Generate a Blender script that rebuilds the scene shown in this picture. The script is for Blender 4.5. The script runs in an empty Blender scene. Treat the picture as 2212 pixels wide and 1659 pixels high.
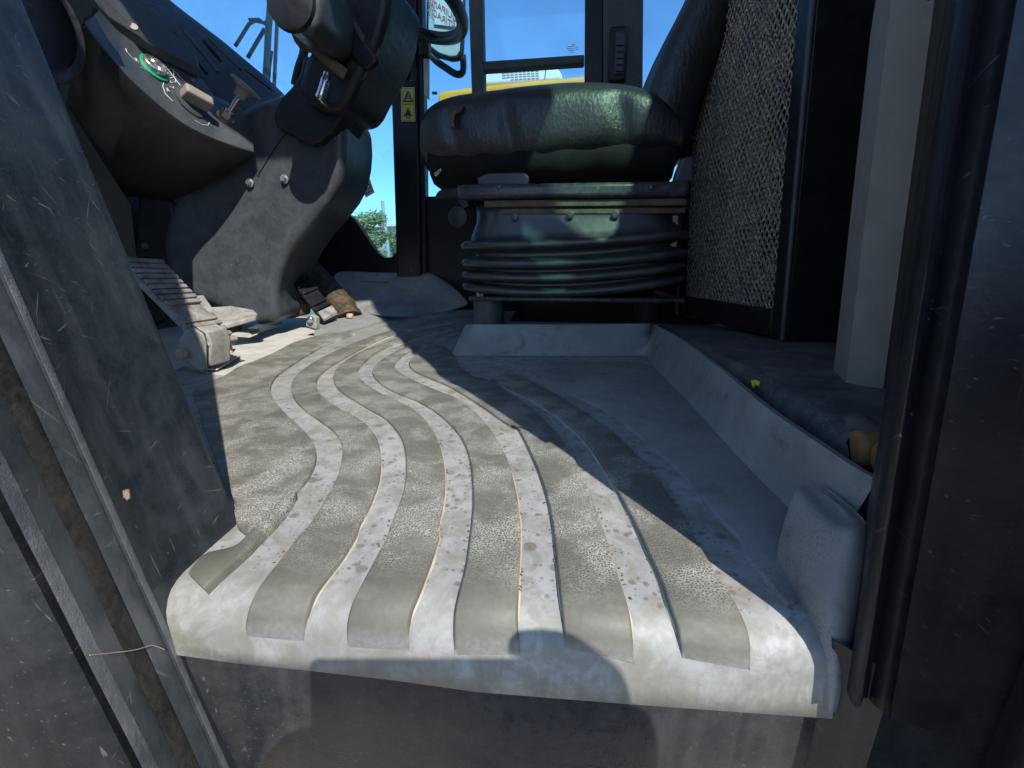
import bpy, bmesh, math, random
from mathutils import Vector, Matrix, noise
R = math.radians
random.seed(7)
S = bpy.context.scene
COL = S.collection

# ------------------------------------------------------------------ camera
# cab axes: X towards the rear of the machine, Y across the cab, Z up; floor mat at z = 0
FPX, CX, CY = 921.7, 1106.0, 829.5
EYE = Vector((0, 0, .20)); PITCH, YAW = R(15.5), R(8)
fwd = Vector((-math.sin(YAW), math.cos(YAW), 0)); rgt = Vector((math.cos(YAW), math.sin(YAW), 0)); upz = Vector((0, 0, 1))
cdir = math.cos(PITCH) * fwd - math.sin(PITCH) * upz
cup = math.sin(PITCH) * fwd + math.cos(PITCH) * upz
cam_d = bpy.data.cameras.new('camera'); cam = bpy.data.objects.new('camera', cam_d); COL.objects.link(cam)
cam_d.sensor_width = 36; cam_d.lens = 36 * FPX / 2212; cam_d.clip_start = .004; cam_d.clip_end = 3000
M3 = Matrix((rgt, cup, -cdir)).transposed()
cam.matrix_world = Matrix.Translation(EYE) @ M3.to_4x4()
S.camera = cam
S.render.resolution_x, S.render.resolution_y = 1024, 768

# ------------------------------------------------------------------ light
SUN_EL, SUN_AZ = R(46.0), R(34.0)           # light travels along (-sin az, cos az) over the ground
ldir = Vector((-math.sin(SUN_AZ) * math.cos(SUN_EL), math.cos(SUN_AZ) * math.cos(SUN_EL), -math.sin(SUN_EL)))
W = bpy.data.worlds.new('World'); S.world = W; W.use_nodes = True
wn = W.node_tree.nodes; wl = W.node_tree.links
sky = wn.new('ShaderNodeTexSky'); sky.sky_type = 'NISHITA'; sky.sun_disc = False
sky.sun_elevation = SUN_EL
sky.sun_rotation = math.atan2(-ldir.x, -ldir.y)
sky.air_density = 1.0; sky.dust_density = .05; sky.ozone_density = 5.0; sky.altitude = 600
wl.new(sky.outputs[0], wn['Background'].inputs[0]); wn['Background'].inputs[1].default_value = .15
sd = bpy.data.lights.new('sun', 'SUN'); sun = bpy.data.objects.new('sun', sd); COL.objects.link(sun)
sd.energy = 3.05; sd.angle = R(.53); sd.color = (1, .95, .87)
sun.rotation_euler = ldir.to_track_quat('-Z', 'Y').to_euler(); sun.location = (2, -3, 6)
S.view_settings.view_transform = 'Standard'; S.view_settings.look = 'None'
S.view_settings.exposure = 1.2; S.view_settings.gamma = 1.0

# ------------------------------------------------------------------ helpers
def ray(u, v):
    return cdir + (u - CX) / FPX * rgt - (v - CY) / FPX * cup
def U(u, v, X=None, Y=None, Z=None):
    d = ray(u, v)
    if X is not None: t = (X - EYE.x) / d.x
    elif Y is not None: t = (Y - EYE.y) / d.y
    else: t = (Z - EYE.z) / d.z
    return EYE + t * d
def UP(u, v, p, n):
    d = ray(u, v); return EYE + d * ((p - EYE).dot(n) / d.dot(n))
def PL(pts, **k): return [U(a, b, **k) for a, b in pts]

def catmull(pts, n):
    """resample a polyline (tuples/Vectors) to n points along a smooth curve"""
    P = [Vector(p) for p in pts]
    P = [2 * P[0] - P[1]] + P + [2 * P[-1] - P[-2]]
    dense = []
    for i in range(1, len(P) - 2):
        for k in range(16):
            t = k / 16; a, b, c, d = P[i - 1], P[i], P[i + 1], P[i + 2]
            dense.append(.5 * ((2 * b) + (c - a) * t + (2 * a - 5 * b + 4 * c - d) * t * t + (3 * b - a - 3 * c + d) * t ** 3))
    dense.append(P[-2])
    L = [0]
    for i in range(1, len(dense)): L.append(L[-1] + (dense[i] - dense[i - 1]).length)
    out = []; j = 0
    for i in range(n):
        s = L[-1] * i / (n - 1)
        while j < len(L) - 2 and L[j + 1] < s: j += 1
        f = (s - L[j]) / max(1e-9, L[j + 1] - L[j]); out.append(dense[j].lerp(dense[j + 1], min(1, max(0, f))))
    return out

def fin(me, sharp=40):
    for p in me.polygons: p.use_smooth = True
    try: me.set_sharp_from_angle(angle=R(sharp))
    except Exception: pass

def mk(name, verts, faces, mat, parent=None, smooth=True, sub=0, bevel=0, seg=2, solid=0, sharp=40, recalc=True, soff=-1):
    me = bpy.data.meshes.new(name)
    me.from_pydata([tuple(v) for v in verts], [], faces)
    if recalc:
        bm = bmesh.new(); bm.from_mesh(me); bmesh.ops.remove_doubles(bm, verts=bm.verts, dist=1e-6)
        bmesh.ops.recalc_face_normals(bm, faces=bm.faces); bm.to_mesh(me); bm.free()
    me.update()
    if smooth: fin(me, sharp if not sub else 180)
    return obj(name, me, mat, parent, sub, bevel, seg, solid, soff)

def obj(name, me, mat, parent=None, sub=0, bevel=0, seg=2, solid=0, soff=-1):
    o = bpy.data.objects.new(name, me); COL.objects.link(o)
    if mat: me.materials.append(mat)
    if parent:
        o.parent = parent
        pm = Matrix.Translation(parent.location)
        if parent.parent: pm = Matrix.Identity(4)
        o.matrix_parent_inverse = pm.inverted()
        if parent.parent: o.matrix_parent_inverse = Matrix.Identity(4)
    if solid:
        m = o.modifiers.new('thick', 'SOLIDIFY'); m.thickness = solid; m.offset = soff
    if bevel:
        m = o.modifiers.new('bevel', 'BEVEL'); m.width = bevel; m.segments = seg; m.limit_method = 'ANGLE'; m.angle_limit = R(40)
    if sub:
        m = o.modifiers.new('sub', 'SUBSURF'); m.levels = sub; m.render_levels = sub
    return o

def thing(name, label, cat, loc, group=None):
    o = bpy.data.objects.new(name, None); COL.objects.link(o); o.location = loc; o.empty_display_size = .05
    o['label'] = label; o['category'] = cat
    if group: o['group'] = group
    return o
def tag(o, label, cat, group=None):
    o['label'] = label; o['category'] = cat
    if group: o['group'] = group
    return o

def patch(name, rows, mat, parent=None, sub=0, solid=0, closed=False, soff=-1, sharp=60, capends=False, bevel=0):
    n = len(rows[0]); V = [p for r in rows for p in r]; Fc = []
    for i in range(len(rows) - 1):
        for j in range(n if closed else n - 1):
            k = (j + 1) % n
            Fc.append((i * n + j, i * n + k, (i + 1) * n + k, (i + 1) * n + j))
    if capends:
        Fc.append(tuple(range(n))); Fc.append(tuple((len(rows) - 1) * n + j for j in range(n)))
    return mk(name, V, Fc, mat, parent, True, sub, bevel, 2, solid, sharp, True, soff)

def prism(name, pts, vec, mat, parent=None, bevel=0, seg=2, smooth=True, sharp=30):
    n = len(pts); vec = Vector(vec); V = list(pts) + [Vector(p) + vec for p in pts]
    Fc = [tuple(range(n)), tuple(range(2 * n - 1, n - 1, -1))] + [(i, (i + 1) % n, n + (i + 1) % n, n + i) for i in range(n)]
    return mk(name, V, Fc, mat, parent, smooth, 0, bevel, seg, 0, sharp)

def frame_of(t):
    t = t.normalized(); a = Vector((0, 0, 1)) if abs(t.z) < .9 else Vector((1, 0, 0))
    x = t.cross(a).normalized(); return x, t.cross(x).normalized()

def tubegeo(path, r, seg=10, flat=1.0, closed=False):
    P = [Vector(p) for p in path]; n = len(P); rr = r if isinstance(r, (list, tuple)) else [r] * n
    V = []; Fc = []; x = None
    for i in range(n):
        t = (P[(i + 1) % n] - P[i - 1]) if (closed or 0 < i < n - 1) else (P[1] - P[0] if i == 0 else P[-1] - P[-2])
        t.normalize()
        if x is None: x, y = frame_of(t)
        else:
            x = (x - t * x.dot(t)).normalized(); y = t.cross(x).normalized()
        for k in range(seg):
            a = 2 * math.pi * k / seg; V.append(P[i] + x * math.cos(a) * rr[i] + y * math.sin(a) * rr[i] * flat)
    for i in range(n if closed else n - 1):
        for k in range(seg):
            a = i * seg + k; b = i * seg + (k + 1) % seg; c = ((i + 1) % n) * seg + (k + 1) % seg; d = ((i + 1) % n) * seg + k
            Fc.append((a, b, c, d))
    if not closed:
        Fc.append(tuple(range(seg - 1, -1, -1))); Fc.append(tuple((n - 1) * seg + k for k in range(seg)))
    return V, Fc
def tube(name, path, r, mat, parent=None, seg=10, flat=1.0, closed=False, bevel=0, sharp=50):
    V, Fc = tubegeo(path, r, seg, flat, closed)
    return mk(name, V, Fc, mat, parent, True, 0, bevel, 2, 0, sharp)
def box(name, c, size, mat, parent=None, rot=None, bevel=.002, seg=2):
    c = Vector(c); sx, sy, sz = [s / 2 for s in size]; Q = rot if rot is not None else Matrix.Identity(3)
    V = [c + Q @ Vector((a * sx, b * sy, d * sz)) for a in (-1, 1) for b in (-1, 1) for d in (-1, 1)]
    Fc = [(0, 1, 3, 2), (4, 6, 7, 5), (0, 4, 5, 1), (2, 3, 7, 6), (0, 2, 6, 4), (1, 5, 7, 3)]
    return mk(name, V, Fc, mat, parent, True, 0, bevel, seg, 0, 30)
def axes(x, z):
    x = Vector(x).normalized(); z = Vector(z); z = (z - x * z.dot(x)).normalized(); y = z.cross(x)
    return Matrix((x, y, z)).transposed()
def bolt(p, n, r, h, mat, parent, name='bolt', seg=6):
    p = Vector(p); n = Vector(n).normalized()
    return tube(name, [p - n * h * .3, p + n * h * .75, p + n * h], [r, r, r * .72], mat, parent, seg)
def sub_of(o, part):
    """make o (already built in world coordinates) a child of the mesh part"""
    o.parent = part; o.matrix_parent_inverse = (part.matrix_parent_inverse if False else Matrix.Identity(4))
    return o

# ------------------------------------------------------------------ materials
def lin(r, g, b):
    f = lambda c: (c / 12.92 if c <= .04045 else ((c + .055) / 1.055) ** 2.4)
    return (f(r / 255), f(g / 255), f(b / 255), 1)
class NB:
    def __init__(s, name):
        s.m = bpy.data.materials.new(name); s.m.use_nodes = True; s.t = s.m.node_tree; s.n = s.t.nodes; s.l = s.t.links
        s.b = s.n['Principled BSDF']; s.co = s.n.new('ShaderNodeTexCoord').outputs['Object']
    def add(s, t, **k):
        x = s.n.new(t)
        for a, v in k.items(): setattr(x, a, v)
        return x
    def mapping(s, scale=(1, 1, 1), rot=(0, 0, 0), src=None, loc=(0, 0, 0)):
        m = s.add('ShaderNodeMapping'); m.inputs['Scale'].default_value = scale; m.inputs['Rotation'].default_value = rot; m.inputs['Location'].default_value = loc
        s.l.new(src or s.co, m.inputs['Vector']); return m.outputs[0]
    def noise(s, scale, detail=3, rough=.6, dist=0, src=None):
        x = s.add('ShaderNodeTexNoise'); x.inputs['Scale'].default_value = scale; x.inputs['Detail'].default_value = detail
        x.inputs['Roughness'].default_value = rough; x.inputs['Distortion'].default_value = dist
        s.l.new(src or s.co, x.inputs['Vector']); return x.outputs['Fac']
    def vor(s, scale, feature='F1', src=None, rnd=1):
        x = s.add('ShaderNodeTexVoronoi', feature=feature); x.inputs['Scale'].default_value = scale
        x.inputs['Randomness'].default_value = rnd
        s.l.new(src or s.co, x.inputs['Vector']); return x
    def ramp(s, src, a, b, lo=0, hi=1):
        x = s.add('ShaderNodeMapRange'); x.inputs[1].default_value = a; x.inputs[2].default_value = b
        x.inputs[3].default_value = lo; x.inputs[4].default_value = hi; s.l.new(src, x.inputs[0]); return x.outputs[0]
    def math(s, op, a, b):
        x = s.add('ShaderNodeMath', operation=op)
        for i, q in enumerate((a, b)):
            if isinstance(q, (int, float)): x.inputs[i].default_value = q
            else: s.l.new(q, x.inputs[i])
        return x.outputs[0]
    def mix(s, fac, a, b):
        x = s.add('ShaderNodeMix', data_type='RGBA')
        for i, q in ((0, fac), (6, a), (7, b)):
            if isinstance(q, (int, float)): x.inputs[i].default_value = q
            elif isinstance(q, tuple): x.inputs[i].default_value = q if len(q) == 4 else (*q, 1)
            else: s.l.new(q, x.inputs[i])
        return x.outputs[2]
    def bump(s, h, strength=.2, dist=.002, nrm=None):
        x = s.add('ShaderNodeBump'); x.inputs['Strength'].default_value = strength; x.inputs['Distance'].default_value = dist
        s.l.new(h, x.inputs['Height'])
        if nrm: s.l.new(nrm, x.inputs['Normal'])
        return x.outputs[0]
    def done(s, col, rough, nrm=None, metal=0, spec=.5):
        for key, q in (('Base Color', col), ('Roughness', rough), ('Metallic', metal), ('Specular IOR Level', spec)):
            i = s.b.inputs[key]
            if isinstance(q, (int, float)): i.default_value = q
            elif isinstance(q, tuple): i.default_value = q if len(q) == 4 else (*q, 1)
            else: s.l.new(q, i)
        if nrm: s.l.new(nrm, s.b.inputs['Normal'])
        return s.m
    def scratches(s, scale=1.0, seed=0):
        """thin straight scratches in a few directions, 0..1"""
        out = None
        for k, (rx, rz, L, lo) in enumerate(((.45, .1, 7, .725), (1.1, -.2, 10, .735), (2.2, .2, 5, .74), (2.8, 0, 14, .73), (1.6, .1, 8, .745))):
            v = s.mapping((1, 1, 1), (rx + seed * .3, .1 * k, rz)); v = s.mapping((260 * scale, L * scale, 620 * scale), (0, 0, 0), v, (seed, k * 3, 0))
            n = s.noise(1.0, 1.5, .4, .35, v)
            q = s.ramp(n, lo, lo + .06)
            out = q if out is None else s.math('MAXIMUM', out, q)
        return out

def worn(name, c1, c2, rough=.5, dust=None, dust_amt=.4, scr=0, scr_col=(.25, .27, .27), chips=None, chip_amt=.5, bump=.15, scale=1, seed=0, metal=0, streak=0):
    b = NB(name)
    n1 = b.noise(14 * scale, 6, .65, .6); n2 = b.noise(70 * scale, 4, .7); n3 = b.noise(420 * scale, 2, .6)
    col = b.mix(b.ramp(n1, .35, .65), c1, c2)
    if dust:
        d = b.math('MULTIPLY', b.ramp(b.math('ADD', b.math('MULTIPLY', n1, .5), b.math('MULTIPLY', n2, .5)), .42, .66), dust_amt)
        d = b.math('ADD', d, b.math('MULTIPLY', b.ramp(n3, .55, .8), dust_amt * .35))
        col = b.mix(d, col, dust)
    if streak:
        v = b.mapping((60, 60, 3)); st = b.ramp(b.noise(1, 3, .6, .3, v), .5, .75)
        col = b.mix(b.math('MULTIPLY', st, streak), col, dust or c2)
    if scr:
        sc = b.scratches(scale, seed); msk = b.ramp(b.noise(6, 2), .35, .6)
        col = b.mix(b.math('MULTIPLY', b.math('MULTIPLY', sc, msk), scr), col, scr_col)
    if chips:
        vo = b.vor(38 * scale); v2 = b.vor(38 * scale)
        sep = b.add('ShaderNodeSeparateColor'); b.l.new(vo.outputs['Color'], sep.inputs[0])
        rad = b.ramp(sep.outputs[0], 1 - chip_amt * .35, 1, 0, .17)
        dd = b.math('ADD', vo.outputs['Distance'], b.math('MULTIPLY', b.math('SUBTRACT', n3, .5), .16))
        ch = b.ramp(b.math('SUBTRACT', dd, rad), -.04, 0.0, 1, 0)
        ch = b.math('MULTIPLY', ch, b.ramp(sep.outputs[0], 1 - chip_amt * .35, 1 - chip_amt * .35 + .01))
        col = b.mix(ch, col, chips)
    ro = b.ramp(n2, .3, .7, max(.05, rough - .1), min(1, rough + .14))
    h = b.math('ADD', b.math('MULTIPLY', n2, .6), b.math('MULTIPLY', n3, .4))
    return b.done(col, ro, b.bump(h, bump, .0015), metal, .5 if metal else .32)

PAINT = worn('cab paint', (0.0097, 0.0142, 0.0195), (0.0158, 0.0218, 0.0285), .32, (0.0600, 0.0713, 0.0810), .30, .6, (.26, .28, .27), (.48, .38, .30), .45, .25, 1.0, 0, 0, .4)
PAINT2 = worn('cab paint dusty', (0.0352, 0.0416, 0.0512), (0.0512, 0.0592, 0.0704), .30, (0.1280, 0.1360, 0.1440), .45, .45, (.3, .31, .3), None, .3, .2, .8, 2.0, 0, .3)
PAINT3 = worn('outer skin paint', (0.0091, 0.0111, 0.0137), (0.0149, 0.0169, 0.0202), .42, (0.0455, 0.0481, 0.0488), .35, .25, (.3, .3, .28), None, .3, .3, 1.0, 3.3, 0, .2)
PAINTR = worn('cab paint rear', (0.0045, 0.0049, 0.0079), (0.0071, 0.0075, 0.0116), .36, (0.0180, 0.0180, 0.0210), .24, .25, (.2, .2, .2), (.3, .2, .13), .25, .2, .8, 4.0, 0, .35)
BROWN = worn('sill paint', (0.0149, 0.0180, 0.0229), (0.0248, 0.0248, 0.0260), .28, (0.0651, 0.0651, 0.0651), .38, .5, (.22, .22, .2), None, .3, .25, 1.2, 1.0, 0, .3)
PLAS = worn('dash plastic', (0.0357, 0.0425, 0.0493), (0.0510, 0.0587, 0.0672), .42, (0.1020, 0.1105, 0.1190), .28, .55, (.22, .24, .25), None, .3, .25, 1.3, 3.0)
PLASD = worn('dark plastic', (0.0063, 0.0073, 0.0095), (0.0105, 0.0119, 0.0147), .5, (0.0420, 0.0420, 0.0406), .3, .3, (.12, .12, .12), None, .3, .2, 1.0, 5.0)
LEDGE = worn('ledge plastic', (.04, .043, .05), (.07, .073, .08), .55, (.19, .17, .15), .55, .8, (.25, .26, .26), (.6, .42, .05), .12, .35, 1.2, 6.0)
BLACK = worn('black steel', (.006, .0065, .009), (.010, .011, .014), .42, (.03, .027, .025), .25, .2, (.16, .16, .16), None, .3, .15, 1, 7.0)
GREYT = worn('grey trim', (.17, .165, .148), (.20, .195, .175), .72, (.24, .23, .205), .25, 0, bump=.5, scale=1.6)
TRIMD = worn('post trim', (.055, .066, .066), (.075, .088, .088), .7, None, 0, 0, bump=.3, scale=1.5)
STEEL = worn('bare steel', (.30, .27, .24), (.42, .39, .35), .45, (.4, .36, .3), .5, 0, metal=.6, bump=.3, scale=3)
RUSTB = worn('rusty bolt', (.32, .19, .12), (.42, .30, .22), .7, (.5, .44, .36), .4, 0, bump=.4, scale=4)
DUSTM = worn('dusty floor steel', (.36, .345, .315), (.46, .45, .42), .8, (.55, .53, .48), .5, .2, (.2, .19, .17), None, .3, .4, 1.5)
PEDAL = worn('pedal rubber', (.13, .125, .115), (.24, .23, .215), .55, (.42, .40, .36), .6, 0, bump=.3, scale=2.5)
BRACK = worn('dusty bracket', (.19, .185, .17), (.28, .275, .255), .65, (.42, .40, .35), .5, .3, (.1, .1, .1), None, .3, .3, 2)
FOAM = worn('foam', (.20, .105, .045), (.26, .145, .065), .9, (.08, .05, .03), .5, 0, bump=.5, scale=2)
BOOT = worn('brown boot', (.022, .018, .014), (.05, .036, .022), .75, (.20, .135, .07), .6, 0, bump=.4, scale=1.1)
CHROME = worn('worn chrome', (.5, .5, .48), (.6, .6, .58), .22, (.3, .28, .24), .3, 0, metal=.9, bump=.1, scale=4)
RAILM = worn('seat rail steel', (.02, .022, .03), (.035, .036, .045), .28, (.16, .12, .10), .3, .4, (.2, .2, .2), (.3, .24, .2), .4, .15, 1.2, 8)
RUST = worn('rusty slide', (.05, .038, .03), (.09, .065, .048), .7, (.16, .12, .085), .5, 0, bump=.4, scale=2)
YEL = worn('yellow paint', (.90, .38, .02), (.95, .42, .03), .4, (.6, .45, .2), .15, 0, bump=.05)
WHITE = worn('white cover', (.78, .78, .76), (.82, .82, .80), .5, (.6, .58, .52), .1, 0, bump=.05)
ALU = worn('alu trim', (.5, .55, .6), (.6, .65, .7), .3, None, 0, 0, metal=.6, bump=.1, scale=3)

SHADESTR = worn('dark shade stripe', (.012, .012, .013), (.022, .021, .02), .6, (.09, .085, .07), .35, 0, bump=.4, scale=3)
HEADL = worn('headliner', (.42, .42, .40), (.48, .48, .46), .9, None, 0, 0, bump=.4, scale=3)
CONSHADE = worn('shaded console plastic', (0.0156, 0.0174, 0.0198), (0.0228, 0.0252, 0.0282), .42, (0.0480, 0.0510, 0.0540), .28, .5, (.16, .17, .18), None, .3, .2, 1.3, 3.0)  # dash plastic darkened; the console front's shade is put into the colour
DUSTL = worn('packed dust', (.36, .31, .24), (.45, .41, .33), .95, None, 0, 0, bump=.5, scale=4)
def plain(name, col, rough=.5, metal=0):
    b = NB(name); n = b.noise(60, 3); return b.done(b.mix(b.ramp(n, .3, .7), tuple(c * .9 for c in col), tuple(min(1, c * 1.1) for c in col)), rough, b.bump(n, .08, .001), metal)
WHITEINK = plain('white print', (.62, .62, .6), .6)
GREEN = plain('green ring', (.01, .25, .13), .5)
STICKY = plain('yellow sticker', (.56, .52, .05), .45)
STICKW = plain('white sticker', (.75, .77, .75), .4)
INK = plain('black ink', (.01, .01, .01), .5)
REDINK = plain('red ink', (.45, .10, .10), .5)
KNOBM = plain('dusty knob', (.22, .20, .17), .6)

def mat_rubber(name, ribs):
    b = NB(name)
    big = b.noise(9, 4, .6, .5); mid = b.noise(45, 4, .65); fine = b.noise(300, 3, .6)
    if ribs:
        col = b.mix(b.ramp(big, .3, .7), (.088, .088, .070), (.145, .142, .116))
        v = b.vor(470, 'DISTANCE_TO_EDGE'); line = b.ramp(v.outputs['Distance'], .05, .20, 1, 0)
        sx = b.add('ShaderNodeSeparateXYZ'); b.l.new(b.co, sx.inputs[0])
        tread_ = b.ramp(b.math('ADD', sx.outputs[1], b.math('MULTIPLY', b.noise(30, 3), .03)), .232, .262)
        msk = b.ramp(b.noise(22, 3, .55, .4), .42, .60)
        line = b.math('MULTIPLY', line, tread_)
        col = b.mix(b.math('MULTIPLY', line, b.math('ADD', b.math('MULTIPLY', msk, .62), .16)), col, (.46, .45, .41))
        smear = b.ramp(b.noise(1, 4, .6, .5, b.mapping((16, 55, 16), (0, 0, .3))), .52, .75)
        col = b.mix(b.math('MULTIPLY', smear, .4), col, (.28, .275, .24))
        lipm = b.ramp(b.math('ADD', sx.outputs[2], b.math('MULTIPLY', b.noise(60, 3), .006)), -.017, -.006, 1, 0)
        col = b.mix(b.math('MULTIPLY', lipm, .85), col, (.245, .246, .23))
        gr = b.ramp(fine, .35, .65, 0, .35); col = b.mix(gr, col, (.085, .082, .062))
        ro = b.ramp(mid, .3, .7, .50, .72)
        h = b.math('ADD', b.math('MULTIPLY', line, -.7), b.math('ADD', b.math('MULTIPLY', mid, .5), b.math('MULTIPLY', fine, .3)))
        return b.done(col, ro, b.bump(h, .4, .0013), 0, .4)
    col = b.mix(b.ramp(big, .3, .7), (.25, .254, .252), (.345, .347, .338))
    col = b.mix(b.math('MULTIPLY', b.ramp(mid, .46, .68), .6), col, (.165, .163, .135))
    col = b.mix(b.math('MULTIPLY', b.ramp(b.noise(24, 5, .7, 1.5), .48, .60), .6), col, (.17, .168, .135))
    col = b.mix(b.math('MULTIPLY', b.ramp(b.noise(17, 4, .7, 1.0, b.mapping((1, 1, 1), (0, 0, 0), None, (5, 3, 1))), .56, .66), .45), col, (.20, .165, .12))
    sx = b.add('ShaderNodeSeparateXYZ'); b.l.new(b.co, sx.inputs[0]); flat_ = b.ramp(b.math('ADD', sx.outputs[1], b.math('MULTIPLY', b.noise(30, 3), .03)), .228, .245)
    col = b.mix(b.math('MULTIPLY', b.ramp(flat_, 0, 1, 1, 0), b.ramp(b.noise(32, 5, .7, 1), .42, .60, 0, .7)), col, (.17, .172, .14))
    low_ = b.ramp(b.math('ADD', sx.outputs[2], b.math('MULTIPLY', b.noise(70, 4), .012)), -.030, -.012, 1, 0)
    col = b.mix(b.math('MULTIPLY', low_, b.ramp(b.noise(1, 4, .7, .6, b.mapping((90, 20, 14))), .42, .62, 0, .5)), col, (.14, .125, .10))
    for sc, keep, rmax in ((55, .42, .32), (110, .35, .34), (230, .45, .34)):
        vo = b.vor(sc); sp = b.add('ShaderNodeSeparateColor'); b.l.new(vo.outputs['Color'], sp.inputs[0])
        rad = b.ramp(sp.outputs[1], 0, 1, .08, rmax)
        dd = b.math('ADD', vo.outputs['Distance'], b.math('MULTIPLY', b.math('SUBTRACT', fine, .5), .10))
        on = b.ramp(sp.outputs[0], keep, keep + .01)
        spot = b.math('MULTIPLY', b.ramp(b.math('SUBTRACT', dd, rad), -.05, .02, 1, 0), on)
        spot = b.math('MULTIPLY', spot, b.math('MULTIPLY', flat_, b.ramp(b.noise(12, 2), .30, .42)))
        col = b.mix(b.math('MULTIPLY', spot, .72), col, (.115, .112, .095))
        core = b.math('MULTIPLY', b.math('MULTIPLY', b.ramp(dd, .05, .10, 1, 0), on), flat_)
        col = b.mix(b.math('MULTIPLY', core, .7), col, (.17, .085, .06))
    ro = b.ramp(mid, .3, .7, .5, .72)
    return b.done(col, ro, b.bump(b.math('ADD', b.math('MULTIPLY', mid, .6), b.math('MULTIPLY', fine, .4)), .2, .0012))
RUB = mat_rubber('mat channel rubber', False)
RIB = mat_rubber('mat pebbled rubber', True)
def mat_pad():
    b = NB('mat grey rubber')
    big = b.noise(7, 5, .62, .8); mid = b.noise(40, 4, .65); fine = b.noise(320, 3)
    col = b.mix(b.ramp(big, .3, .7), (.17, .176, .174), (.245, .25, .243))
    col = b.mix(b.math('MULTIPLY', b.ramp(mid, .52, .72), .5), col, (.13, .126, .105))
    st = b.ramp(b.noise(13, 3, .6, 1.2), .60, .70); col = b.mix(b.math('MULTIPLY', st, .6), col, (.075, .072, .058))
    v = b.vor(330, 'DISTANCE_TO_EDGE'); line = b.ramp(v.outputs['Distance'], .05, .2, 1, 0)
    col = b.mix(b.math('MULTIPLY', line, b.math('MULTIPLY', b.ramp(b.noise(11, 3), .45, .6), .35)), col, (.34, .34, .31))
    return b.done(col, b.ramp(mid, .3, .7, .48, .7), b.bump(b.math('ADD', mid, b.math('MULTIPLY', fine, .3)), .22, .0015))
PADM = mat_pad()
def mat_vinyl():
    b = NB('seat vinyl')
    v = b.vor(150, 'F1', b.mapping((1, 1, .55))); f = b.noise(240, 3, .6, 1.0); big = b.noise(12, 4)
    col = b.mix(b.ramp(big, .35, .7), (.010, .011, .013), (.018, .020, .022))
    h = b.math('ADD', b.math('MULTIPLY', v.outputs['Distance'], .6), b.math('MULTIPLY', f, .8))
    return b.done(col, b.ramp(f, .3, .7, .32, .50), b.bump(h, .45, .002), 0, .5)
VINYL = mat_vinyl()
CLOTH = worn('seat underside cloth', (.0035, .0032, .003), (.006, .0055, .005), .95, (.014, .012, .010), .35, 0, bump=.6, scale=3)
def mat_bellow():
    b = NB('bellows rubber'); n = b.noise(40, 4); f = b.noise(300, 2)
    col = b.mix(b.ramp(n, .35, .7), (.024, .025, .027), (.045, .045, .045))
    return b.done(col, b.ramp(n, .3, .7, .30, .46), b.bump(b.math('ADD', n, f), .12, .001))
BELLOW = mat_bellow()
def mat_meshwire():
    b = NB('mesh wire'); n = b.noise(120, 4, .7); m = b.noise(18, 3)
    col = b.mix(b.ramp(n, .38, .62), (.13, .11, .09), (.46, .40, .32)); col = b.mix(b.ramp(m, .55, .75), col, (.16, .17, .18))
    return b.done(col, .6, b.bump(n, .3, .0008), .3)
WIRE = mat_meshwire()
FILT = worn('filter behind mesh', (.11, .10, .092), (.17, .16, .15), .8, (.17, .15, .125), .5, 0, bump=.5, scale=3)

def mat_glass(name, tint, refl=.06):
    m = bpy.data.materials.new(name); m.use_nodes = True; t = m.node_tree; n = t.nodes; l = t.links; n.clear()
    o = n.new('ShaderNodeOutputMaterial'); tr = n.new('ShaderNodeBsdfTransparent'); gl = n.new('ShaderNodeBsdfGlossy'); mx = n.new('ShaderNodeMixShader')
    tr.inputs[0].default_value = (*tint, 1); gl.inputs['Roughness'].default_value = .02; mx.inputs[0].default_value = refl
    df = n.new('ShaderNodeBsdfDiffuse'); df.inputs[0].default_value = (.6, .6, .58, 1); m2 = n.new('ShaderNodeMixShader'); nz = n.new('ShaderNodeTexNoise'); nz.inputs['Scale'].default_value = 7; nz.inputs['Detail'].default_value = 5
    tc = n.new('ShaderNodeTexCoord'); l.new(tc.outputs['Object'], nz.inputs['Vector']); mr_ = n.new('ShaderNodeMapRange'); mr_.inputs[1].default_value = .45; mr_.inputs[2].default_value = .75; mr_.inputs[3].default_value = .01; mr_.inputs[4].default_value = .10; l.new(nz.outputs['Fac'], mr_.inputs[0])
    l.new(tr.outputs[0], mx.inputs[1]); l.new(gl.outputs[0], mx.inputs[2]); l.new(mr_.outputs[0], m2.inputs[0]); l.new(mx.outputs[0], m2.inputs[1]); l.new(df.outputs[0], m2.inputs[2]); l.new(m2.outputs[0], o.inputs[0]); return m
GLASS = mat_glass('window glass', (.57, .775, .86), .03)
GLASSG = mat_glass('green tinted glass', (.74, 1.0, .88), .03)

# ------------------------------------------------------------------ ground
def mat_ground():
    b = NB('yard dirt'); n = b.noise(.4, 5); f = b.noise(6, 5)
    col = b.mix(b.ramp(n, .3, .7), (.30, .23, .155), (.36, .285, .2)); col = b.mix(b.math('MULTIPLY', f, .4), col, (.28, .22, .155))
    return b.done(col, .95, b.bump(f, .4, .03))
gz = -1.62
g = mk('ground', [(-900, -900, gz), (900, -900, gz), (900, 900, gz), (-900, 900, gz)], [(0, 1, 2, 3)], mat_ground(), None, False); g['kind'] = 'structure'

# ------------------------------------------------------------------ cab shell
cab = thing('loader_cab', 'blue-black painted steel cab shell of a wheel loader with an open doorway', 'cab', (0, .2, -.06))

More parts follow.
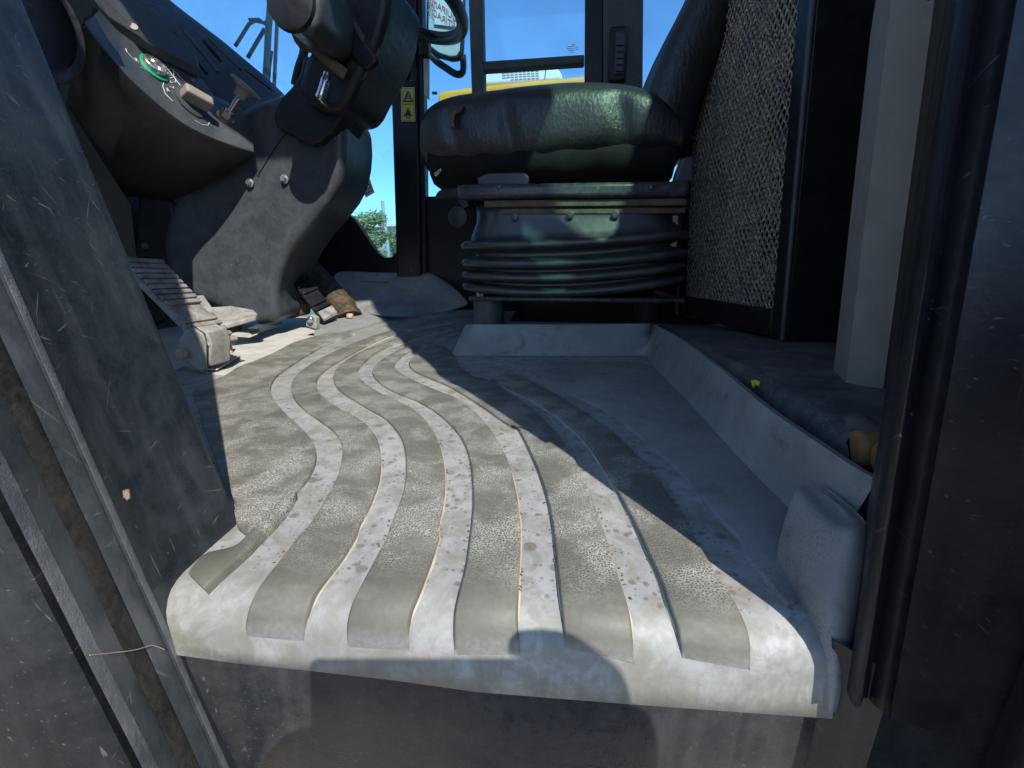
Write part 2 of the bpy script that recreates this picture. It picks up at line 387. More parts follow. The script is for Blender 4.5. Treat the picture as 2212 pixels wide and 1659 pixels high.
# front door pillar: scratched inner panel, seal channel and outer skin, all leaning forward
def along(p, q, z): return p + (q - p) * ((z - p.z) / (q.z - p.z))
A0, A1 = U(513, 1130, Z=0), U(46, 0, Y=.27)
B0, B1 = U(400, 1420, Y=.19), U(0, 507, Y=.19)
G0, G1 = U(320, 1659, Y=.14), U(0, 1025, Y=.14)
zs = [-.16, -.10, -.05, 0, .06, .12, .2, .3, .42, .6, .9, 1.3, 1.88]
def prof_rows(l0, l1, k0, k1, prof, nrm, zs):
    rows = []
    for z in zs:
        a = along(l0, l1, z); b = along(k0, k1, z); rows.append([a.lerp(b, s) + nrm * h for s, h in prof])
    return rows
nL = Vector((.62, -.78, 0)).normalized()
rows = prof_rows(A0, A1, B0, B1, [(0, 0), (.03, .0015), (.15, .001), (.4, 0), (.7, 0), (.9, .001), (.97, .004), (1, .006)], nL, zs)
rows = [[r[0] + Vector((-.055, .028, 0)), r[0] + Vector((-.005, .004, 0))] + r for r in rows]
fp = patch('front_pillar', rows, PAINT, cab, sharp=50); fp['label'] = 'scratched blue-black front door pillar'
zs2 = [-.16 + .02 * k for k in range(32)] + [.6, .9, 1.3, 1.88]
def wob(r, k): return [p + nL * (.0006 * noise.noise(p * 40) + .0004 * noise.noise(p * 160)) for p in r]
rows = prof_rows(B0, B1, G0, G1, [(0, .004), (.02, .0075), (.05, .0085), (.08, .0065), (.11, .003), (.17, .002), (.175, .0008), (.19, .002), (.28, .0022), (.36, .0015), (.44, .0005), (.47, -.006)], nL, zs2)
patch('seal_flange', [wob(r, 0) for r in rows], PAINT2, cab, sharp=80)
rows = prof_rows(B0, B1, G0, G1, [(.42, -.004), (.44, -.0008), (.50, .0), (.58, -.0006), (.65, -.0014), (.70, -.0022), (.74, -.005)], nL, zs2)
patch('shade_stripe', [wob(r, 0) for r in rows], SHADESTR, cab, sharp=80)  # dark strip with the band's shading put into its colour
rows = prof_rows(B0, B1, G0, G1, [(.69, -.012), (.70, -.004), (.73, -.0005), (.80, .002), (.88, .004), (.93, .0065), (.965, .007), (.99, .003), (1.0, -.012)], nL, zs2)
patch('outer_flange', [wob(r, 0) for r in rows], PAINT2, cab, sharp=80)
rows = []
for z in zs:
    p = along(G0, G1, z); rows.append([p + nL * -.012, p + Vector((-.004, -.002, 0)) + nL * .003, p + Vector((-.010, -.006, 0)) + nL * .004, p + Vector((-.06, -.02, 0)), p + Vector((-.2, -.03, 0)), p + Vector((-.8, -.02, 0))])
patch('outer_skin', rows, PAINT3, cab, sharp=50)

# rear door pillar
E0, E1 = U(1835, 1470, Y=.2), U(2065, 0, Y=.222)
K0, K1 = U(1935, 1475, Y=.192), U(2178, 100, Y=.212)
nR = Vector((-.45, -.89, 0)).normalized()
zr = [-.022, .03, .08, .14, .2, .28, .4, .7, 1.1, 1.88]
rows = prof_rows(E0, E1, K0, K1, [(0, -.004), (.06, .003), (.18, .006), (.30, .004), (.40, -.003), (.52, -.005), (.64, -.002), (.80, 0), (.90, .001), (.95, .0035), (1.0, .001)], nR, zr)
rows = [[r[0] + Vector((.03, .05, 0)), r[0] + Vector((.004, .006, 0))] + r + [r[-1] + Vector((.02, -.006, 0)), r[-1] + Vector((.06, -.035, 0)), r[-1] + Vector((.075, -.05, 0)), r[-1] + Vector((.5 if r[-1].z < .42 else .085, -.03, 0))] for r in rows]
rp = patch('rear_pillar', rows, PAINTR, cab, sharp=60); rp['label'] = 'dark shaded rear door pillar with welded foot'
low = []
for z in (-.4, -.2, -.1, -.05, .0):
    e = along(E0, E1, -.012) + Vector((-.004, .010, 0)); k = along(K0, K1, -.012) + Vector((0, .006, 0))
    low.append([Vector((e.x + .002, e.y + .02, z)), Vector((e.x + .001, e.y + .003, z)), Vector((e.x + .004, e.y, z)), Vector((k.x - .003, k.y, z)), Vector((k.x, k.y - .003, z)), Vector((k.x + .004, k.y - .001, z)), Vector((k.x + .07, k.y - .03, z)), Vector((k.x + .085, k.y - .05, z)), Vector((k.x + .5, k.y - .04, z))])
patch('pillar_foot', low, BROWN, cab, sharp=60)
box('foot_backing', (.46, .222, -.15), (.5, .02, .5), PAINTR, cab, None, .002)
# added unseen plate beside the rear pillar; outline and slot shape the floor shadow
sk = [(.150, .30), (.148, .42), (.141, .55), (.128, .62), (.127, .66), (.136, .72), (.141, .80), (.141, 1.66), (.185, 1.66), (.185, .66), (.159, .648), (.156, .63), (.157, .5), (.161, .40), (.166, .31)]
prism('shadow_plate', [Vector((x - .0162, .214, z)) for x, z in sk], (0, .010, 0), BLACK, cab, .001)

def y0f(x): return .186 + .062 * (x + .24)
# sill under the mat lip
sill = [[Vector((x, y0f(x) + .002 + dy, z)) for x in (-.36, -.24, -.1, .05, .15, .2)] for z, dy in ((-.02, .01), (-.05, .0), (-.09, 0), (-.2, .004), (-.4, .03))]
sp_ = patch('sill', sill, BROWN, cab, sharp=60); sp_['label'] = 'worn sill panel below the mat'
# grey trim of the rear quarter
t0 = [U(1822, 870, Y=.48), U(1893, 886, Y=.462), U(1925, 893, Y=.47)]
t1 = [U(1925, 0, Y=.48), U(2008, 0, Y=.462), U(2068, 0, Y=.47)]
sec = []
for z, sh_ in ((0, 0), (.25, 0), (.6, 0), (1, 0), (1.45, 0), (1.6, .004), (1.68, .012)):
    a, b, c = [t0[i].lerp(t1[i], min(z, 1.2)) + Vector((sh_ * .3, sh_, .36 * max(0, z - 1.2))) for i in range(3)]
    sec.append([a + Vector((.02, .06, 0)), a, a.lerp(b, .5) + Vector((0, -.002, 0)), a.lerp(b, .86), b + Vector((.003, -.001, 0)), b.lerp(c, .25) + Vector((.002, 0, 0)), c, c + Vector((.02, .06, 0))])
q = patch('pillar_trim', sec, GREYT, cab, closed=True, capends=True, sharp=35); q['label'] = 'light grey moulded trim'

# floor plate, roof, walls
mk('floor_plate', [(-1.5, .27, -.009), (.9, .27, -.009), (.9, 1.0, -.009), (-1.5, 1.0, -.009), (.9, 1.6, -.009), (-1.5, 1.6, -.009)], [(0, 1, 2, 3), (3, 2, 4, 5)], DUSTM, cab, False, solid=.006)
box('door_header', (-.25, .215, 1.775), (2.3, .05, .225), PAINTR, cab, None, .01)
box('roof', (-.35, .92, 1.93), (2.6, 1.62, .06), HEADL, cab, None, .02)
# far wall right of the far post, under the window, and the wedge under the front side window
wy = 1.60
zt = U(930, 424, Y=wy).z
prism('far_wall', [Vector((U(918, 500, Y=wy).x, wy, -.01)), Vector((.9, wy, -.01)), Vector((.9, wy, zt)), Vector((U(918, 500, Y=wy).x, wy, zt))], (0, .03, 0), BLACK, cab, .003)
wd = [(590, 640), (590, 430), (690, 440), (757, 466), (770, 480), (790, 510), (812, 543), (822, 552), (833, 557), (846, 555), (855, 546), (859, 532), (860, 512), (874, 512), (874, 640)]
prism('window_sill_panel', [U(a, b, Y=wy + .01) for a, b in wd], (0, .03, 0), BLACK, cab, .002)
prism('front_wall', [Vector((-1.36, .3, -.01)), Vector((-1.36, 1.62, -.01)), Vector((-1.36, 1.62, .62)), Vector((-1.36, .3, .62))], (-.03, 0, 0), PLASD, cab, .002)
prism('rear_wall', [Vector((.9, .2, -.01)), Vector((.9, 1.63, -.01)), Vector((.9, 1.63, 1.3)), Vector((.9, .2, 1.3))], (.03, 0, 0), BLACK, cab, .002)
# far post with channel, strap plate and holes
x0, x1 = U(862, 590, Y=wy).x, U(914, 590, Y=wy).x; xt0, xt1 = U(846, 0, Y=wy).x, U(905, 0, Y=wy).x
zb, zt2 = .10, U(846, 0, Y=wy).z
def post(name, l0, l1, zz, y, dep, mat, bev=.006):
    return prism_loft(name, [(l0[0], l1[0], zz[0]), (l0[1], l1[1], zz[1])], y, dep, mat, bev)
def prism_loft(name, lev, y, dep, mat, bev=.006):
    (a0, b0, z0), (a1, b1, z1) = lev; k = 1.9
    a1 = a0 + (a1 - a0) * (k - z0) / (z1 - z0); b1 = b0 + (b1 - b0) * (k - z0) / (z1 - z0); z1 = k
    V = [(a0, y, z0), (b0, y, z0), (b0, y + dep, z0), (a0, y + dep, z0), (a1, y, z1), (b1, y, z1), (b1, y + dep, z1), (a1, y + dep, z1)]
    return mk(name, V, [(0, 1, 2, 3), (4, 7, 6, 5), (0, 4, 5, 1), (1, 5, 6, 2), (2, 6, 7, 3), (3, 7, 4, 0)], mat, cab, True, 0, bev, 2)
post('far_post', (x0, xt0), (x1, xt1), (zb, zt2), wy - .03, .07, PAINTR)
cw = .018
post('post_channel', (x1 + .001, xt1 + .001), (x1 + cw, xt1 + cw), (zb, zt2), wy - .022, .04, ALU if False else BLACK, .003)
ppl_ = prism('post_plate', PL([(847, 118), (877, 118), (879, 168), (849, 168)], Y=wy - .042), (0, .010, 0), BLACK, cab, .002)
for v_ in (127, 152): bolt(U(863, v_, Y=wy - .042), (0, -1, 0), .006, .004, BLACK, ppl_, 'bolt', 8)
prism('belt_guide', PL([(905, 68), (925, 70), (926, 118), (918, 119), (906, 118)], Y=wy - .05), (0, .03, 0), BLACK, cab, .003)
prism('post_reflector', PL([(915, 120), (926, 120), (926, 215), (915, 205)], Y=wy - .026), (0, .012, 0), STEEL, cab, .002)
# rear side window frame
def bar(name, q, y, dep, mat, bev=.004, par=None): return prism(name, PL(q, Y=y), (0, dep, 0), mat, par or cab, bev)
bar('window_frame', [(1005, -400), (1012, 0), (1023, 330), (1046, 330), (1045, 180), (1041, 0), (1030, -400)], wy, .05, TRIMD)
bar('window_frame', [(1043, 132), (1262, 117), (1262, 137), (1044, 152)], wy + .004, .035, TRIMD)
bar('window_frame', [(1262, -400), (1264, 0), (1262, 330), (1302, 330), (1303, 0), (1306, -400)], wy - .002, .06, BLACK)
bar('post_trim', [(1303.5, -400), (1304, 0), (1303, 330), (1388, 330), (1391, 0), (1395, -400)], wy - .03, .07, TRIMD, .012)
bh_ = bar('belt_holder', [(1318, 55), (1358, 52), (1357, 92), (1352, 176), (1312, 178)], wy - .040, .02, BLACK, .008)
bar('belt_slider', [(1331, 66), (1350, 66), (1348, 160), (1328, 160)], wy - .048, .012, PLAS, .004, bh_)
for k in range(5): bar('belt_notch', [(1331, 96 + 14 * k), (1348, 96 + 14 * k), (1348, 98 + 14 * k), (1331, 98 + 14 * k)], wy - .052, .006, BLACK, .001, bh_)
# glass panes of the far side
prism('side_glass', PL([(60, -420), (852, -420), (872, 700), (60, 640)], Y=wy + .045), (0, .005, 0), GLASS, cab)
prism('side_glass', PL([(920, -420), (1012, -420), (1032, 470), (918, 470)], Y=wy + .046), (0, .005, 0), GLASS, cab)
prism('side_glass', PL([(1035, -420), (1300, -420), (1300, 470), (1040, 470)], Y=wy + .042), (0, .005, 0), GLASS, cab)
prism('side_glass', PL([(1392, -420), (1720, -420), (1620, 470), (1386, 470)], Y=wy + .046), (0, .005, 0), GLASS, cab)
# near side rear quarter: lower panel and tinted quarter window that lets the sun onto the seat
ny = .235
ring = [(.43, 1.05), (.465, 1.05), (.60, 1.22), (.66, 1.45), (.72, 1.70), (.475, 1.70), (.47, 1.50), (.40, 1.34), (.39, 1.20)]
outer = [(.20, .02), (.90, .02), (.92, 1.0), (.92, 1.4), (.92, 1.9), (.5, 1.9), (.18, 1.9), (.18, 1.4), (.19, .8)]
n9 = len(ring)
V = [(x, ny, z) for x, z in ring] + [(x, ny, z) for x, z in outer]
Fc = [(i, (i + 1) % n9, n9 + (i + 1) % n9, n9 + i) for i in range(n9)]
mk('quarter_panel', V, Fc, PAINTR, cab, False, solid=.02)
prism('quarter_glass', [Vector((x, ny - .012, z)) for x, z in ring], (0, .004, 0), GLASSG, cab)

# open door swung back outside the rear pillar
door = thing('cab_door', 'open steel cab door with a tall window, swung back beside the rear pillar', 'door', (.4, 0, -.1))
dh = Vector((.182, .150, 0)); dd_ = Vector((.85, -.53, 0)).normalized(); dn_ = Vector((.53, .85, 0)).normalized()
def dq(s0, s1, z0, z1): return [dh + dd_ * s0 + Vector((0, 0, z0)), dh + dd_ * s1 + Vector((0, 0, z0)), dh + dd_ * s1 + Vector((0, 0, z1)), dh + dd_ * s0 + Vector((0, 0, z1))]
prism('panel', dq(0, .78, -.14, 1.02), dn_ * .035, PAINTR, door, .008)
prism('stile', dq(0, .045, 1.022, 1.70), dn_ * .034, PAINTR, door, .006); prism('stile', dq(.735, .78, 1.022, 1.70), dn_ * .034, PAINTR, door, .006)
prism('top_rail', dq(0, .78, 1.702, 1.75), dn_ * .034, PAINTR, door, .006)
prism('glass', [p + dn_ * .015 for p in dq(.046, .734, 1.023, 1.70)], dn_ * .004, GLASS, door)
prism('handle', [p - dn_ * .03 for p in dq(.66, .70, .5, .64)], dn_ * .028, BLACK, door, .006)

EDGEWLIT = worn('scuffed sunlit edge paint', (.09, .105, .125), (.16, .175, .195), .4, (.30, .31, .32), .55, .4, (.02, .02, .02), None, .3, .4, 1.6, 2)  # pale strips: worn paint plus the ridge's sun highlight put into the colour
for nm, pr in (('worn_lit_edge', [(-.004, .0035), (.0, .0062), (.02, .0080), (.05, .0090), (.075, .0072), (.10, .0040)]), ('worn_lit_edge', [(.86, .0038), (.89, .0050), (.93, .0070), (.965, .0075), (.988, .0036)])):
    patch(nm, [wob(r, 0) for r in prof_rows(B0, B1, G0, G1, pr, nL, zs2)], EDGEWLIT, cab, sharp=80)

# ------------------------------------------------------------------ floor mat
mat_t = thing('floor_mat', 'worn grey rubber floor mat with wavy pebbled ribs and a raised rim', 'floor mat', (-.1, .5, 0))
LIPR, LIPH, LIPZ = .026, .022, -.045
def hM(x, y):
    d = y - y0f(x); z = .11 * max(0, y - 1.0)
    if d < LIPR:
        q = min(1, max(0, (LIPR - d) / LIPR)); z = -LIPH * (1 - math.sqrt(max(0, 1 - q * q)))
    return z
def inside(p, off):
    d = p.y - y0f(p.x)
    if d >= LIPR: return p.z < hM(p.x, p.y) + off
    if p.z > -LIPH: return ((LIPR - d) / (LIPR + off)) ** 2 + ((p.z + LIPH) / (LIPH + off)) ** 2 < 1
    return d > -off
def inward(p):
    d = p.y - y0f(p.x)
    if d >= LIPR: return Vector((0, 0, -1))
    if p.z > -LIPH: return Vector((0, (LIPR - d) / LIPR ** 2, -(p.z + LIPH) / LIPH ** 2)).normalized()
    return Vector((0, 1, 0))
def UM(u, v, off=0):
    """where the sight line through (u, v) meets the mat surface raised by off"""
    d = ray(u, v); t = .15; prev = t
    while t < 3 and not inside(EYE + d * t, off): prev = t; t += .004
    a, b = prev, t
    for _ in range(22):
        m = (a + b) / 2
        if inside(EYE + d * m, off): b = m
        else: a = m
    return EYE + d * b
# base sheet: lip strip
xs = [-.262, -.259, -.25, -.2, -.15, -.1, -.05, 0, .05,   .1, .14, .17, .176]
lip = []
prof = [(LIPR + .02, 0), (LIPR, 0)] + [(LIPR * (1 - math.sin(a)), -LIPH * (1 - math.cos(a))) for a in [R(15 * k) for k in range(1, 7)]] + [(-.0015, -.034), (-.003, LIPZ), (.002, LIPZ - .002), (.004, LIPZ + .01)]
for dy, z in prof: lip.append([Vector((x, y0f(x) + dy + (.0012 * noise.noise(Vector((x * 18, z * 30, 2))) if z < -.02 else 0), z if z > -.0221 else -.022 + (z + .022) * (.66 + .55 * min(1, max(0, (x + .25) / .2))) - .0012 * noise.noise(Vector((x * 14, 0, 5))))) for x in xs])
patch('lip', lip, PADM if False else RUB, mat_t, sharp=80)
gx = [-.262, -.2, -.1, 0, .1, .17, .187]; gy_ = [.26, .31, .4, .55, .7, .85, 1.0]
rows = [[Vector((min(x, .17), y0f(min(x, .17)) + LIPR + .02, 0)) for x in gx]] + [[Vector((x, y, 0)) for x in gx] for y in gy_]
patch('base_sheet', rows, RUB, mat_t)
cut = [U(a, b, Z=0) for a, b in ((640, 752), (545, 790), (482, 811), (440, 806), (400, 790))]
pts = [Vector((-.25, .25, -.0008)), Vector((-.25, 1.001, -.0008)), Vector((-.64, 1.001, -.0008))] + [c for c in cut if c.y < .99] + [Vector((-.75, .6, 0)), Vector((-.33, .27, 0))]
mk('side_sheet', pts, [tuple(range(len(pts)))], RUB, mat_t, False)
far = [Vector((x, y, hM(x, y))) for x, y in ((-.66, 1.0), (-.19, 1.0), (-.19, 1.46), (-.86, 1.46), (-.80, 1.25))]
mk('far_sheet', far, [tuple(range(len(far)))], PADM, mat_t, False)

c5 = lambda a, b: (403.2 + a * .33855, 662.4 + b * .33855)
c6 = lambda a, b: (1094.5 + .36457 * a, 662.4 + .36457 * b)
cb = lambda a, b: (518.4 + .39061 * a, 1152.1 + .39061 * b)
cr = lambda a, b: (1324.9 + .40103 * a, 1036.9 + .40103 * b)
def C(f, *p): return [f(a, b) for a, b in p]
ribs = []
L1 = C(c5, (1900, 35), (1500, 95), (1250, 165), (1150, 198), (1000, 258), (850, 330), (740, 400), (680, 460), (665, 510), (680, 570), (740, 640), (850, 720), (930, 780), (980, 840), (995, 900), (985, 1000), (960, 1080), (900, 1190), (830, 1310), (750, 1430)) + C(cb, (330, 0), (230, 130), (110, 280), (50, 390), (20, 480), (5, 560))
R1 = C(c5, (1900, 62), (1500, 130), (1280, 190), (1150, 248), (1050, 300), (930, 370), (850, 430), (825, 480), (840, 540), (900, 600), (1000, 660), (1100, 710), (1170, 770), (1215, 840), (1235, 930), (1235, 1030), (1220, 1120), (1170, 1250), (1100, 1380)) + C(cb, (640, 0), (560, 130), (450, 270), (390, 370), (340, 500), (325, 580))
L2 = C(c5, (1850, 85), (1550, 140), (1310, 210), (1200, 250), (1100, 290), (1020, 340), (950, 400), (935, 460), (970, 520), (1050, 580), (1170, 650), (1260, 700), (1330, 770), (1380, 850), (1400, 950), (1400, 1050), (1390, 1150), (1350, 1270), (1300, 1390)) + C(cb, (820, 0), (760, 110), (690, 240), (620, 380), (585, 500), (575, 620))
R2 = C(c5, (1830, 110), (1600, 160), (1330, 240), (1220, 285), (1150, 335), (1100, 385), (1090, 420), (1130, 480), (1220, 540), (1350, 600), (1460, 660), (1540, 740), (1600, 840), (1630, 940), (1645, 1050), (1645, 1150), (1630, 1270), (1600, 1400)) + C(cb, (1100, 0), (1060, 130), (1000, 290), (940, 440), (915, 560), (915, 640))
L3 = C(c5, (1800, 130), (1600, 185), (1400, 255), (1270, 320), (1200, 375), (1185, 420), (1230, 480), (1330, 540), (1460, 590), (1570, 650), (1670, 730), (1740, 810), (1790, 900), (1815, 1000), (1828, 1120), (1830, 1250), (1820, 1380)) + C(cb, (1275, 0), (1255, 150), (1220, 290), (1190, 420), (1180, 560), (1180, 660))
R3 = C(c5, (1790, 160), (1600, 215), (1450, 270), (1370, 315), (1330, 355), (1325, 390), (1380, 430), (1500, 490), (1620, 540), (1720, 580), (1820, 650), (1900, 730), (1970, 820), (2020, 910), (2060, 1000), (2085, 1100), (2110, 1220), (2125, 1350)) + C(cb, (1550, 0), (1545, 160), (1535, 350), (1530, 500), (1535, 640))
L4 = C(c5, (1600, 240), (1480, 290), (1425, 340), (1420, 370), (1480, 420), (1650, 490), (1760, 550), (1900, 640), (2060, 750)) + C(c6, (60, 700), (140, 850), (200, 990), (245, 1130), (272, 1260)) + C(cb, (1740, 0), (1755, 150), (1775, 350), (1790, 480), (1800, 600))
R4 = C(c5, (1660, 262), (1720, 320), (1740, 370)) + C(c6, (-190, 415), (-120, 430), (0, 500), (150, 600), (270, 720), (370, 850), (440, 970), (500, 1110), (550, 1250)) + C(cb, (2020, 0), (2060, 130), (2110, 280), (2150, 420), (2170, 560), (2180, 700))
L5 = C(c6, (-90, 425), (0, 470), (180, 560), (330, 660), (470, 790), (570, 930), (650, 1070), (720, 1190), (780, 1310)) + C(cr, (200, 400), (260, 530), (310, 680), (350, 800), (380, 930))
R5 = C(c6, (0, 390), (130, 430), (300, 520), (460, 620), (620, 730), (740, 840), (850, 960), (960, 1100), (1060, 1250)) + C(cr, (420, 270), (560, 500), (640, 620), (700, 740), (740, 870), (750, 1000))
RH = .0052
def rib(left, right, mat, name='rib', n=96, h=RH, inset=.0014, sub=None):
    if name == 'rib':
        ex_ = lambda c: list(c) + [(c[-1][0] + (c[-1][0] - c[-2][0]) * .25, c[-1][1] + 26)]
        left, right = ex_(left), ex_(right)
    a = catmull([(*p, 0) for p in left], n); b = catmull([(*p, 0) for p in right], n)
    rows = []
    for k, (p, q) in enumerate(zip(a, b)):
        P = UM(p.x, p.y, h); Q = UM(q.x, q.y, h); d = (Q - P); w = d.length; d.normalize()
        lowv = (inward(P) + inward(Q)).normalized()
        ins = min(inset, w * .2); e = 1.0
        if k >= n - 12 and name == 'rib': e = max(.04, 1 - ((k - (n - 13)) / 12.0) ** 1.5)
        dn = lowv * (h * (1 - e))
        rows.append([P - d * .0006 + lowv * (h + .002), P - d * .0003 + lowv * h * .35 + dn * .6, P + d * ins * .5 + lowv * h * .06 + dn, P + d * ins + dn, P.lerp(Q, .5) + dn, Q - d * ins + dn, Q - d * ins * .5 + lowv * h * .06 + dn, Q + d * .0003 + lowv * h * .35 + dn * .6, Q + d * .0006 + lowv * (h + .002)])
    if name == 'rib':
        for sd_ in (0, 8):
            st_ = []
            for k in range(4, n - 4):
                p = rows[k][sd_]; d = (rows[k][8] - rows[k][0]).normalized() * (-1 if sd_ == 0 else 1); up_n = -inward(p)
                w = .0011 * (.5 + 1.0 * max(0, noise.noise(p * 55) + .35)) * min(1, (n - 4 - k) / 12); c = p + up_n * (.0021 - .003 * max(0, 1 - (n - 4 - k) / 8))
                st_.append([c - d * .0004 + up_n * .0012, c + d * w * .5 + up_n * .0006, c + d * w])
            patch('groove_dust', st_, DUSTL, mat_t, sharp=80)
    return patch(name, rows, mat, mat_t, sharp=75, capends=True)
for l_, r_ in ((L1, R1), (L2, R2), (L3, R3), (L4, R4), (L5, R5)): rib(l_, r_, RIB)
# left pebbled pad (raised) and right trough pad
P0 = C(c5, (1900, 15), (1400, 85), (1100, 165), (1000, 200), (870, 250), (760, 310), (650, 380), (570, 440), (535, 500), (540, 560), (610, 660), (720, 760), (800, 850), (825, 920), (815, 1000), (760, 1100), (690, 1180), (610, 1300), (540, 1380), (440, 1480))
P0L = C(c5, (1900, 5), (1400, 60), (1050, 150), (880, 175), (700, 220), (560, 290), (430, 345), (330, 380), (240, 440), (160, 470), (40, 520), (60, 600), (110, 760), (160, 900), (210, 1040), (250, 1140), (290, 1200), (320, 1270), (290, 1290), (330, 1400))
PADR = mat_rubber('mat pad rubber', True)
rib(P0L, P0, PADR, 'pad', 60, .0045)
rd = random.Random(11); V = []; Fc = []
for curve, dx in ((L1, -1), (R1, 1), (L2, -1), (R2, 1), (L3, -1), (R3, 1), (L4, -1), (R4, 1), (L5, -1)):
    cv = catmull([(*p, 0) for p in curve], 120)
    for _ in range(30):
        q = cv[rd.randrange(22, 112)]; u = q.x + dx * abs(rd.gauss(0, 1)) * 4 + dx * 2.5; p = UM(u, q.y + rd.uniform(-4, 4), .0006); sz = rd.uniform(.0005, .0017)
        if p.y < .225: continue
        x_, y_ = Vector((math.cos(rd.uniform(0, 6.3)), math.sin(rd.uniform(0, 6.3)), rd.uniform(-.3, .3))).normalized(), Vector((0, 0, 1)); z_ = x_.cross(y_).normalized(); w0 = len(V)
        V += [p - x_ * sz, p + z_ * sz * .5 + y_ * sz * .4, p + x_ * sz * 1.2 + y_ * sz * .3, p - z_ * sz * .5, p + y_ * sz * .9]
        Fc += [(w0, w0 + 1, w0 + 4), (w0 + 1, w0 + 2, w0 + 4), (w0 + 2, w0 + 3, w0 + 4), (w0 + 3, w0, w0 + 4)]
db = mk('dry_debris', V, Fc, worn('dry debris', (.09, .055, .04), (.17, .115, .075), .9, None, 0, 0, scale=8), None, False, recalc=False)
db['kind'] = 'stuff'; db['label'] = 'scattered brown crumbs of dry leaf along the mat grooves'; db['category'] = 'debris'
# trailing front-left ridge of the pad down to the lip
ra = C(c5, (640, 1170), (560, 1260), (470, 1350), (400, 1430), (300, 1520)) + [(440, 1195), (405, 1235)]
rb_ = C(c5, (700, 1180), (640, 1280), (560, 1370), (470, 1460), (370, 1560)) + [(470, 1240), (440, 1270)]
rib(ra, rb_, RIB, 'edge_ridge', 24, .007)
R6 = C(c6, (100, 380), (230, 440), (420, 530), (600, 620), (760, 740), (900, 860), (1000, 950), (1120, 1070), (1250, 1230), (1380, 1370)) + C(cr, (700, 380), (850, 560), (940, 668))
R6b = C(c6, (300, 330), (600, 325), (800, 330), (880, 370), (1000, 490), (1100, 590), (1200, 700), (1300, 805), (1400, 910), (1500, 1015), (1600, 1115), (1700, 1215), (1790, 1320)) + C(cr, (1090, 480), (1060, 620))
rib(R6, R6b, PADM, 'trough_pad', 60, .0035)
# rim of the trough: back wall and right wall in one swept strip
bot = [(975, 769), (990, 768), (1100, 768), (1250, 768), (1385, 768), (1402, 775), (1412, 789), (1455, 834), (1496, 874), (1568, 954), (1641, 1031), (1714, 1103), (1775, 1172), (1795, 1200)]
top = [(1003, 704), (1006, 702), (1110, 702), (1250, 702), (1395, 700), (1406, 699), (1413, 702), (1459, 728), (1532, 783), (1605, 845), (1656, 888), (1751, 954), (1824, 1005), (1890, 1043)]
bp = [U(a, b, Z=.001) for a, b in bot]
tp = []
for i, (a, b) in enumerate(top):
    tp.append(U(a, b, Y=bp[i].y + .012) if i < 5 else U(a, b, Z=.068))
ow = [Vector((-.2, .3, 0))] * 2 + [Vector((0, 1, 0))] * 3 + [Vector((.6, .6, 0))] * 2 + [Vector((1, 0, 0))] * 7
rows = [[p - o * .006 for p, o in zip(bp, ow)], [p.lerp(q, .12) for p, q in zip(bp, tp)], [p.lerp(q, .55) for p, q in zip(bp, tp)], [p.lerp(q, .95) for p, q in zip(bp, tp)], [q + o * .003 + Vector((0, 0, .001)) for q, o in zip(tp, ow)], [q + o * .011 + Vector((0, 0, -.001)) for q, o in zip(tp, ow)], [q + o * .014 + Vector((0, 0, -.03)) for q, o in zip(tp, ow)]]
rows = [catmull(r, 56) for r in rows]
patch('rim', rows, PADM, mat_t, sharp=55)
# folded-up front corner
lv = [(1128, 1822, 1868, .262), (1136, 1803, 1884, .252), (1165, 1793, 1890, .246), (1215, 1776, 1890, .240), (1270, 1760, 1882, .233), (1330, 1752, 1870, .226), (1400, 1758, 1853, .219), (1460, 1768, 1838, .214), (1510, 1772, 1824, .211), (1538, 1776, 1812, .210)]
rows = []
for v_, a, b, Y in lv:
    l_, m_, r_ = U(a, v_, Y=Y), U((a * .55 + b * .45), v_, Y=Y - .008), U(b, v_, Y=Y + .002)
    m2 = U(a * .2 + b * .8, v_, Y=Y - .006)
    rows.append([l_ + Vector((.002, .05, 0)), l_ + Vector((-.002, .018, 0)), l_, m_, m2, r_, r_ + Vector((.003, .02, 0)), r_ + Vector((.0, .05, 0))])
cc_ = sum(rows[0], Vector()) / len(rows[0]); top_ = [p.lerp(cc_, .85) + Vector((0, .004, .002)) for p in rows[0]]
patch('corner_fold', [top_] + rows, PADM, mat_t, sub=2)
# far sloped pad in front of the far wall
fpad = [[U(700, 655, Y=1.46), U(790, 676, Y=1.46), U(860, 690, Z=.05), U(935, 677, Y=1.47), U(1015, 662, Y=1.42)],
        [U(712, 620, Y=1.5), U(780, 640, Y=1.5), U(860, 645, Y=1.51), U(940, 640, Y=1.5), U(1010, 650, Y=1.45)],
        [U(722, 594, Y=1.55), U(790, 596, Y=1.56), U(868, 600, Y=1.57), U(935, 592, Y=1.57), U(975, 615, Y=1.55)],
        [U(730, 584, Y=1.585), U(790, 588, Y=1.59), U(868, 590, Y=1.59), U(925, 584, Y=1.59), U(950, 600, Y=1.59)]]
patch('far_pad', fpad, PADM, mat_t, sub=2)
tube('far_rib', catmull(PL([(738, 603), (790, 607), (840, 607)], Y=1.545), 10), .004, PADM, mat_t, 8)

